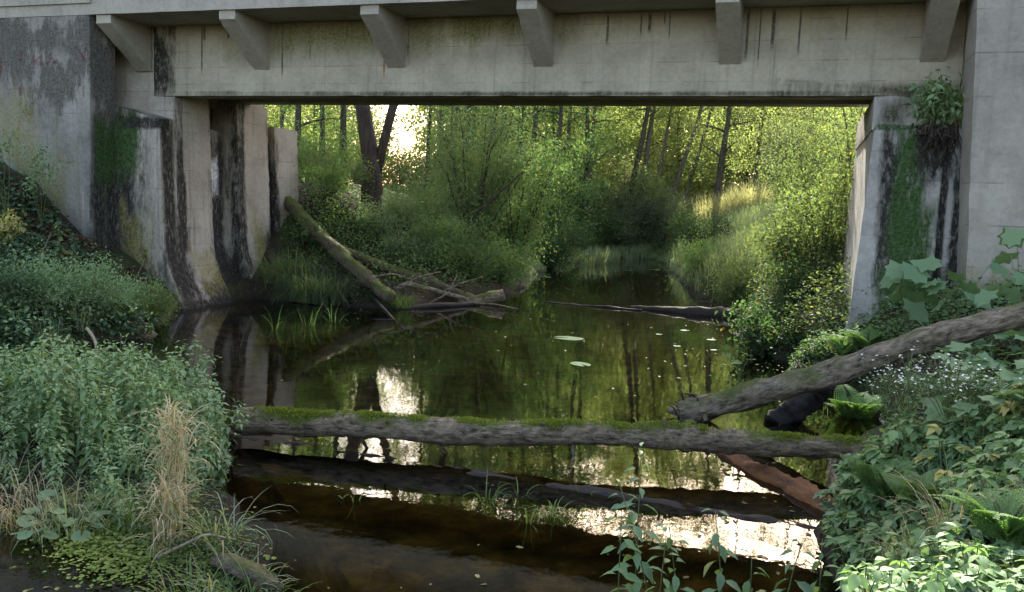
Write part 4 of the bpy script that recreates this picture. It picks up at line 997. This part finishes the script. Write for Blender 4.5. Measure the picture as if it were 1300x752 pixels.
# hanging grass at the left abutment's far corner
for k, (px, D) in enumerate(((352, 20.6), (366, 20.3), (382, 20.0), (396, 19.8), (412, 19.7), (426, 19.7), (375, 20.8), (395, 20.6))):
    p = on_ground(px, D); p[2] = max(p[2], .05)
    single('hanging_grass', tussock(260, 1.0, .26, M['dark_grass'] if k % 3 else M['grass'], 2.5, .3, .012), p, 'long drooping grass tuft at the far foot of the left abutment', 'grass tuft', 'drooping grass by the left abutment', sc=1.1)
single('bank_grass', tussock(160, .5, .22, M['water_grass'], 1.8, .3, .016), at_d(510, 388, 19.6)*[1, 1, 0]+[0, 0, .05], 'fresh green grass tuft in front of the fallen trunk tips', 'grass tuft')
for k, (px, py) in enumerate(((350, 420), (392, 416), (425, 411))):
    single('water_grass', tussock(14, .6, .12, M['water_grass'], 1.3, .5, .014), at_z(px, py, -.03), 'sparse grass blades in the water below the left abutment', 'grass tuft', 'sparse blades under the left abutment')
# grass and lily leaves in the stream
for px, py, n, hh, lb in ((618, 640, 15, .34, 'largest arching grass tuft growing out of the shallow stream'), (703, 660, 16, .28, 'bushy grass tuft in the stream right of the largest one'), (447, 640, 5, .3, 'few grass blades standing in the stream near the left islet'),
                       (740, 628, 5, .26, 'two arching blades in the stream beyond the bushy tuft'), (672, 668, 7, .28, 'small thin grass tuft in the stream between two fuller ones'), (660, 634, 7, .28, 'grass blades bending right beside the largest stream tuft'), (795, 622, 4, .2, 'tiny lone grass tuft in the stream near the leafy stems')):
    single('stream_grass', tussock(n, hh, .07, M['water_grass'], 1.9, .35, .012), at_z(px, py, -.03), lb, 'grass tuft')
def pad(px, py, r, label, group=None, tm=T_RND, mat='pad', name='lily_pad', el=.8):
    b = MB(); b.leaves([(-r, 0, .012)], np.array([[1., 0, 0]]), np.array([[0., 0, 1]]), 2*r, 2*r*el, tm); V = b.V[0]; V[:, 2] = np.abs(V[:, 2])*.25+.006
    single(name, b.mesh(name, M[mat]), at_z(px, py, .002), label, 'water leaf', group)
pad(722, 430, .30, 'large pale leaf floating in mid stream under the bridge'); pad(737, 463, .2, 'green floating leaf nearer than the large pale one')
for px, py in ((640, 352), (655, 360), (672, 357), (690, 352), (705, 349), (815, 340), (835, 343), (850, 339), (868, 341), (795, 344), (880, 349), (900, 372), (912, 379), (890, 383), (870, 420), (895, 432), (860, 440), (905, 445), (840, 425), (760, 350), (735, 346)):
    pad(px+rng.normal()*4, py, rng.uniform(.12, .24)*(1 if py < 400 else .5), 'small pale leaf floating on the stream beyond the bridge', 'small floating leaves')

# ------------------------------------------------------------------ left islet
net = [nettle(hh) for hh in (.68, .78, .86, .96, .74, .9)]+[nettle(.8, M['herb_leaf'])]
NP = []
while len(NP) < 215:
    x, y = rng.uniform(-6.4, -2.4), rng.uniform(6.4, 9.3)
    if y < 6.75-.12*(x+3.4): continue
    e = sdist(ISLET, np.array([x]), np.array([y]))[0]
    if e > -.04: continue
    if NP and np.min(np.hypot(*(np.array(NP)-(x, y)).T)) < .125: continue
    NP.append((x, y))
for q, (x, y) in enumerate(NP):
    s = rng.uniform(.72, 1.0)*(1.0-.25*max(0, (7.6-y)))*(1.0 if x > -5.2 else .88)
    place('nettle', (x, y, H1(x, y)-.02), net[q % 7], 'stinging nettle with toothed leaves in the dense stand on the left islet', 'nettle', 'nettles on the left islet', sc=s, tilt=(rng.normal()*.17+.06, rng.normal()*.17))
for q in range(60):
    x, y = rng.uniform(-4.6, -2.3), rng.uniform(5.9, 7.3)
    if sdist(ISLET, np.array([x]), np.array([y]))[0] > -.05: continue
    place('nettle', (x, y, H1(x, y)-.02), net[q % 6], 'short young nettle at the front foot of the nettle stand', 'nettle', 'short nettles in front', sc=rng.uniform(.35, .6), tilt=(rng.normal()*.25, rng.normal()*.25))
def drape(n, hh):
    """dead grass still standing, its strands folded over and hanging down"""
    b = MB(); z = hh*rng.random(n)**.7; P = np.stack([rng.normal(size=n)*.05+.03*z, rng.normal(size=n)*.05, z*.82], 1)
    b.blades(P, rng.uniform(0, 6.28, n), rng.uniform(.16, .40, n), rng.uniform(.2, 1.1, n), rng.uniform(1.6, 2.6, n), .011, 6)
    k = 24; b.blades(np.stack([rng.normal(size=k)*.05, rng.normal(size=k)*.05, np.full(k, -.02)], 1), rng.uniform(0, 6.28, k), hh*rng.uniform(.7, 1.05, k), rng.uniform(0, .08, k), rng.uniform(.1, .5, k), .008, 6)
    return b.mesh('dry_grass', M['straw'])
def isl(px, py, z=.12): p = at_z(px, py, z); p[2] = max(H1(p[0], p[1]), 0)-.02; return p
single('dry_grass', tussock(170, .5, .28, M['straw'], 2.4, .3, .008), isl(40, 640), 'dry brown grass tuft hanging at the left picture edge under the nettles', 'grass tuft')
single('dry_grass', tussock(120, .5, .3, M['straw'], 2.4, .3, .008), isl(8, 615), 'dead grass under the nettles cut off by the left picture edge', 'grass tuft')
single('dry_grass', tussock(110, .42, .25, M['grass'], 2.1, .35, .008), isl(120, 630), 'low green grass at the foot of the nettles between two dry tufts', 'grass tuft')
single('dry_grass', tussock(90, .5, .2, M['pale_grass'], 2.1, .3, .009), isl(85, 655), 'grey green drooping grass right of the dry brown tuft', 'grass tuft')
single('dry_grass', drape(190, .98), isl(220, 668), 'tall upright bleached grass tuft in front of the nettles', 'grass tuft')
single('dry_grass', drape(110, .5), isl(212, 692), 'bleached dead grass spreading round the tall upright tuft', 'grass tuft')
single('dry_grass', tussock(80, .5, .18, M['grass'], 1.9, .35, .009), isl(185, 660), 'green grass tuft left of the tall bleached one', 'grass tuft')
single('islet_grass', tussock(40, .62, .14, M['pale_grass'], 2.2, .4, .011), isl(278, 690), 'long blades arching right over the dark water from the islet', 'grass tuft')
single('islet_grass', tussock(70, .4, .2, M['pale_grass'], 2.0, .5, .010), isl(300, 730), 'pale grass spreading at the tip of the islet', 'grass tuft')
single('islet_grass', tussock(70, .33, .2, M['water_grass'], 1.9, .5, .011), isl(330, 750), 'bright short grass at the nearest tip of the islet', 'grass tuft')
single('islet_grass', tussock(120, .34, .3, M['grass'], 2.0, .5, .010), isl(250, 740), 'dark low grass along the near side of the islet', 'grass tuft')
b = MB()           # cress and duckweed on the shallows
P = []
for px, py, n, s in ((150, 668, 650, .22), (200, 690, 700, .25), (185, 660, 400, .2), (250, 715, 420, .2), (120, 690, 300, .16), (285, 735, 200, .12), (170, 715, 350, .2)):
    c = at_z(px, py, .02); P.append(c+rng.normal(size=(n, 3))*[s, s*.8, .012])
P = np.concatenate(P+P); P += rng.normal(size=P.shape)*[.03, .03, .012]; n = len(P); P[:, 2] = np.maximum(P[:, 2], np.maximum(height(P[:, 0], P[:, 1]), 0)+.008)
N = rng.normal(size=(n, 3))*.25; N[:, 2] += 1; D = rdir(n); D[:, 2] *= .15
L = rng.uniform(.010, .034, n)*rng.choice([1, 1, 1.3], n); b.leaves(P, D, N, L, L*.85, T_RND)
tag(b.build('water_cress', M['cress']), kind='stuff')
for px, py in ((62, 672), (95, 668), (78, 655), (108, 680), (128, 650), (140, 655), (150, 646), (45, 690)):
    place('butterbur', at_z(px, py, .0), herb(.16, 5, .13, M['lobed_leaf'], T_RND, False, 1.0, 1.0), 'low plant with round pale leaves at the shallow edge of the islet', 'water plant', 'round leaved plants at the islet')
stick('dead_branch', [isl(200, 708)+[0, 0, .1], isl(262, 700)+[0, 0, .14], isl(330, 700, .05)+[0, 0, .06]], .012, .006, 'pale_stem', 'thin dead twig lying over the islet grass')
b = MB(); b.tube([(0, 0, 0), (.2, -.05, .05), (.45, -.05, .03), (.62, -.02, -.02)], [.05, .07, .06, .02], 10, .12, .3)
o = b.build('driftwood', M['grey_bark'], None, True); o.location = tuple(isl(272, 706)); o.rotation_euler = (0, 0, -.5); tag(o, 'short lump of grey driftwood on the tip of the islet', 'driftwood')

# ------------------------------------------------------------------ right bank foreground
hb = [herb(.30, 9, .11, M['herb_leaf'], T_OV), herb(.26, 8, .12, M['herb_leaf'], T_NET), herb(.34, 8, .10, M['herb_leaf'], T_OV), herb(.22, 9, .10, M['lobed_leaf'], T_NET)]
lb_ = [herb(.34, 6, .19, M['lobed_leaf'], T_LOB7, False, 1.05, .6), herb(.28, 6, .16, M['lobed_leaf'], T_LOB, False, 1.05, .6)]
pts = poly_px([(1060, 752), (1052, 670), (1075, 610), (1140, 575), (1300, 560), (1380, 640), (1380, 800), (1080, 800)], 170, sep=.09)
for q, p in enumerate(pts):
    place('ground_elder', p, hb[q % 4], 'low ground elder with three part leaves on the near right bank', 'herb', 'ground elder on the right bank', sc=rng.uniform(.7, 1.1)*np.clip(.35+.1*p[1], .55, 1))
pts = poly_px([(1165, 520), (1300, 425), (1400, 400), (1400, 580), (1250, 585), (1190, 560)], 42, sep=.24)
for q, p in enumerate(pts):
    place('lobed_herb', p, lb_[q % 2], 'broad lobed leaf plant covering the slope below the slanting grey log', 'herb', 'broad leaved herbs on the right bank', sc=rng.uniform(.8, 1.2))
pts = poly_px([(1230, 640), (1300, 590), (1380, 620), (1380, 800), (1200, 800)], 26, sep=.2)
for q, p in enumerate(pts):
    place('lobed_herb', p, lb_[q % 2], 'pale broad lobed leaf plant at the bottom right corner of the bank', 'herb', 'broad leaved herbs in the corner', sc=rng.uniform(.35, .6))
def at_hit(px, py, dz=0): p = hit(px, py); p[2] = H1(p[0], p[1])+dz; return p
for px, py, l, nf, lb, mt_ in ((1082, 556, .62, 8, 'large bright fern beneath the slanting grey log', 'fern_leaf'), (1118, 672, .46, 8, 'light green fern on the near right bank above the water', 'fern_leaf'), (1172, 690, .42, 8, 'fern right of the light green one with broader fronds', 'fern_leaf'),
                               (1098, 462, .55, 8, 'upright fern at the foot of the right abutment', 'fern_leaf'), (1270, 735, .4, 7, 'small fern at the bottom right of the bank', 'fern_leaf'), (1068, 468, .5, 8, 'yellowish fern left of the upright one by the abutment', 'herb_leaf')):
    place('fern', at_hit(px, py, .14), fern(l*1.15, nf+3, M[mt_]), lb, 'fern')
for px, py, hh, lb in ((1150, 565, .5, 'fullest clump of tiny white asters'), (1200, 570, .46, 'white aster clump right of the fullest one'), (1128, 545, .42, 'white aster clump nearest the slanting log'), (1235, 565, .4, 'sparse white asters at the right end of the flower row')):
    parts, head, FP = aster(hh*1.35, 14); o = place('white_aster', at_hit(px, py), parts, lb+' on the right bank', 'flowers')
    for f in FP: fh = obj('flower_head', head, o); fh.location = tuple(f); fh.rotation_euler = (rng.normal()*.35, rng.normal()*.35, rng.random()*6)
place('yellow_herb', at_hit(1195, 665), herb(.62, 6, .10, M['yellow_leaf'], T_OV), 'plant with pale yellow leaves on the right bank above the fern', 'herb')
place('yellow_herb', at_hit(1290, 560), herb(.36, 6, .12, M['yellow_leaf'], T_NET), 'yellowing plant at the right picture edge below the lobed leaves', 'herb')
single('dry_grass', tussock(130, .4, .18, M['straw'], 1.9, .5, .004), at_hit(1165, 725), 'thin dry grass tangle on the near right bank', 'grass tuft')
single('dry_grass', tussock(60, .62, .1, M['straw'], 1.6, .3, .005), at_hit(1210, 705), 'few long dry stalks bending on the right bank', 'grass tuft')
single('bank_grass', tussock(90, .5, .2, M['pale_grass'], 1.6, .4, .008), at_hit(1045, 490), 'pale grass tuft behind the slanting grey log', 'grass tuft')
# big lobed leaves beside the right abutment
def bigleaf(n, hh, leaf): return herb(hh, n, leaf, M['lobed_leaf'], T_LOB7, False, 1.05, .38, .75)
place('burdock', at_hit(1148, 452), bigleaf(11, 1.35, .36), 'tall plant with big lobed leaves before the mossy right abutment', 'plant')
place('burdock', at_hit(1205, 440), bigleaf(7, 1.15, .30), 'lower big leaved plant between the abutment and the slanting log', 'plant')
place('burdock', at_hit(1292, 425), bigleaf(8, 1.3, .28), 'big leaved plant against the plain grey wing wall', 'plant')
place('burdock', at_hit(1260, 470), bigleaf(8, 1.0, .24), 'big leaved plant leaning over the slanting log at the right', 'plant')
place('maple_seedling', at_d(938, 485, 10.3), herb(.42, 7, .13, M['herb_leaf'], T_LOB, False, 1.0, .4), 'light green seedling growing on the broken end of the slanting log', 'seedling')
# shrub on the abutment ledge
p = Wb(1.95, -.16, 3.95)
sh = place('ledge_shrub', p, bush(1.0, .52, 9, 620, .13, M['nettle_leaf'], sig=.12, tm=T_OV, low=.25, wr=.42, stem='stem'), 'green shrub rooted on the ledge of the right abutment', 'shrub')
b = MB()
for k in range(70):
    a = rng.normal(size=3)*[.15, .05, .1]; a[1] = -.18-abs(a[1]); e = a+np.array([rng.normal()*.12, -.04, -rng.uniform(.1, .5)]); b.tube([a, (a+e)/2+rng.normal(size=3)*.04, e], [.022, .014, .004], 4)
r_ = b.build('root_mass', M['root'], sh); r_.rotation_euler = (0, 0, -PSI-sh.rotation_euler.z)
# tall stems in the foreground at the waterside
for tip, px, D, leaf, lb, mt_ in (((812, 572), 818, 4.4, .13, 'tallest thin stem with long hanging leaves at the near water edge', 'lobed_leaf'), ((800, 655), 792, 4.2, .13, 'leafy stem leaning left at the bottom edge of the picture', 'herb_leaf'), ((852, 620), 860, 4.3, .13, 'slender leafy stem just right of the tallest one', 'lobed_leaf'),
        ((884, 660), 880, 4.3, .15, 'long leaved stem between the slender one and the bright water', 'lobed_leaf'), ((925, 662), 930, 4.4, .14, 'pale leaved stem in the middle of the foreground row', 'lobed_leaf'), ((1000, 688), 1003, 4.5, .13, 'low pale stem before the bright water patch', 'lobed_leaf'), ((962, 708), 958, 4.3, .13, 'short pale stem at the bottom edge before the bright water', 'lobed_leaf'), ((1040, 690), 1046, 4.5, .12, 'green leafy stem at the corner of the right bank', 'herb_leaf'), ((838, 690), 835, 4.1, .12, 'short green stem crowded between the taller foreground stems', 'herb_leaf')):
    p = at_d(px, tip[1], D); zt = p[2]; p[2] = H1(p[0], p[1])-.02
    place('leafy_stem', p, lancestem(zt-p[2], leaf, M[mt_]), lb, 'plant')

# ------------------------------------------------------------------ light
w = bpy.data.worlds.new('World'); scene.world = w; w.use_nodes = True
nt = w.node_tree; bg = nt.nodes['Background']
SUN_EL, SUN_AZ = R(32), R(15)          # azimuth from +Y towards +X
sky = nt.nodes.new('ShaderNodeTexSky'); sky.sky_type = 'NISHITA'; sky.sun_disc = False
sky.sun_elevation = SUN_EL; sky.sun_rotation = SUN_AZ; sky.air_density = 1.0; sky.dust_density = 2.5
tint = nt.nodes.new('ShaderNodeMix'); tint.data_type = 'RGBA'; tint.blend_type = 'MULTIPLY'; tint.inputs[0].default_value = 1
nt.links.new(sky.outputs[0], tint.inputs[6]); tint.inputs[7].default_value = (1.18, 1.0, .87, 1); nt.links.new(tint.outputs[2], bg.inputs[0]); bg.inputs[1].default_value = .15
sl = bpy.data.lights.new('sun', 'SUN'); sl.energy = 5.0; sl.angle = R(.5); sl.color = (1, .93, .80)
so = bpy.data.objects.new('sun', sl); C.objects.link(so)
sd = Vector((math.sin(SUN_AZ)*math.cos(SUN_EL), math.cos(SUN_AZ)*math.cos(SUN_EL), math.sin(SUN_EL)))
so.rotation_euler = sd.to_track_quat('Z', 'Y').to_euler(); so.location = (-20, 60, 40)
vs = scene.view_settings; vs.view_transform = 'Standard'; vs.look = 'None'; vs.gamma = 1; vs.use_curve_mapping = False
vs.exposure = 2.2
HAZE = 0
if HAZE:
    hz = MB().box((-80, -8, -6), (80, 140, 44)); mt, nt2, out = new_mat('haze_air')
    pv = nt2.nodes.new('ShaderNodeVolumePrincipled'); pv.inputs['Color'].default_value = (.95, .97, 1, 1); pv.inputs['Density'].default_value = HAZE; pv.inputs['Anisotropy'].default_value = .3
    nt2.links.new(pv.outputs[0], out.inputs['Volume']); tag(hz.build('haze', mt), kind='stuff')
cy = scene.cycles; cy.use_denoising = True
try: cy.denoiser = 'OPENIMAGEDENOISE'
except Exception: pass
cy.max_bounces = 8; cy.diffuse_bounces = 3; cy.glossy_bounces = 3; cy.transmission_bounces = 4; cy.transparent_max_bounces = 8
cy.sample_clamp_indirect = 6; cy.caustics_reflective = False; cy.caustics_refractive = False
scene.render.engine = 'CYCLES'
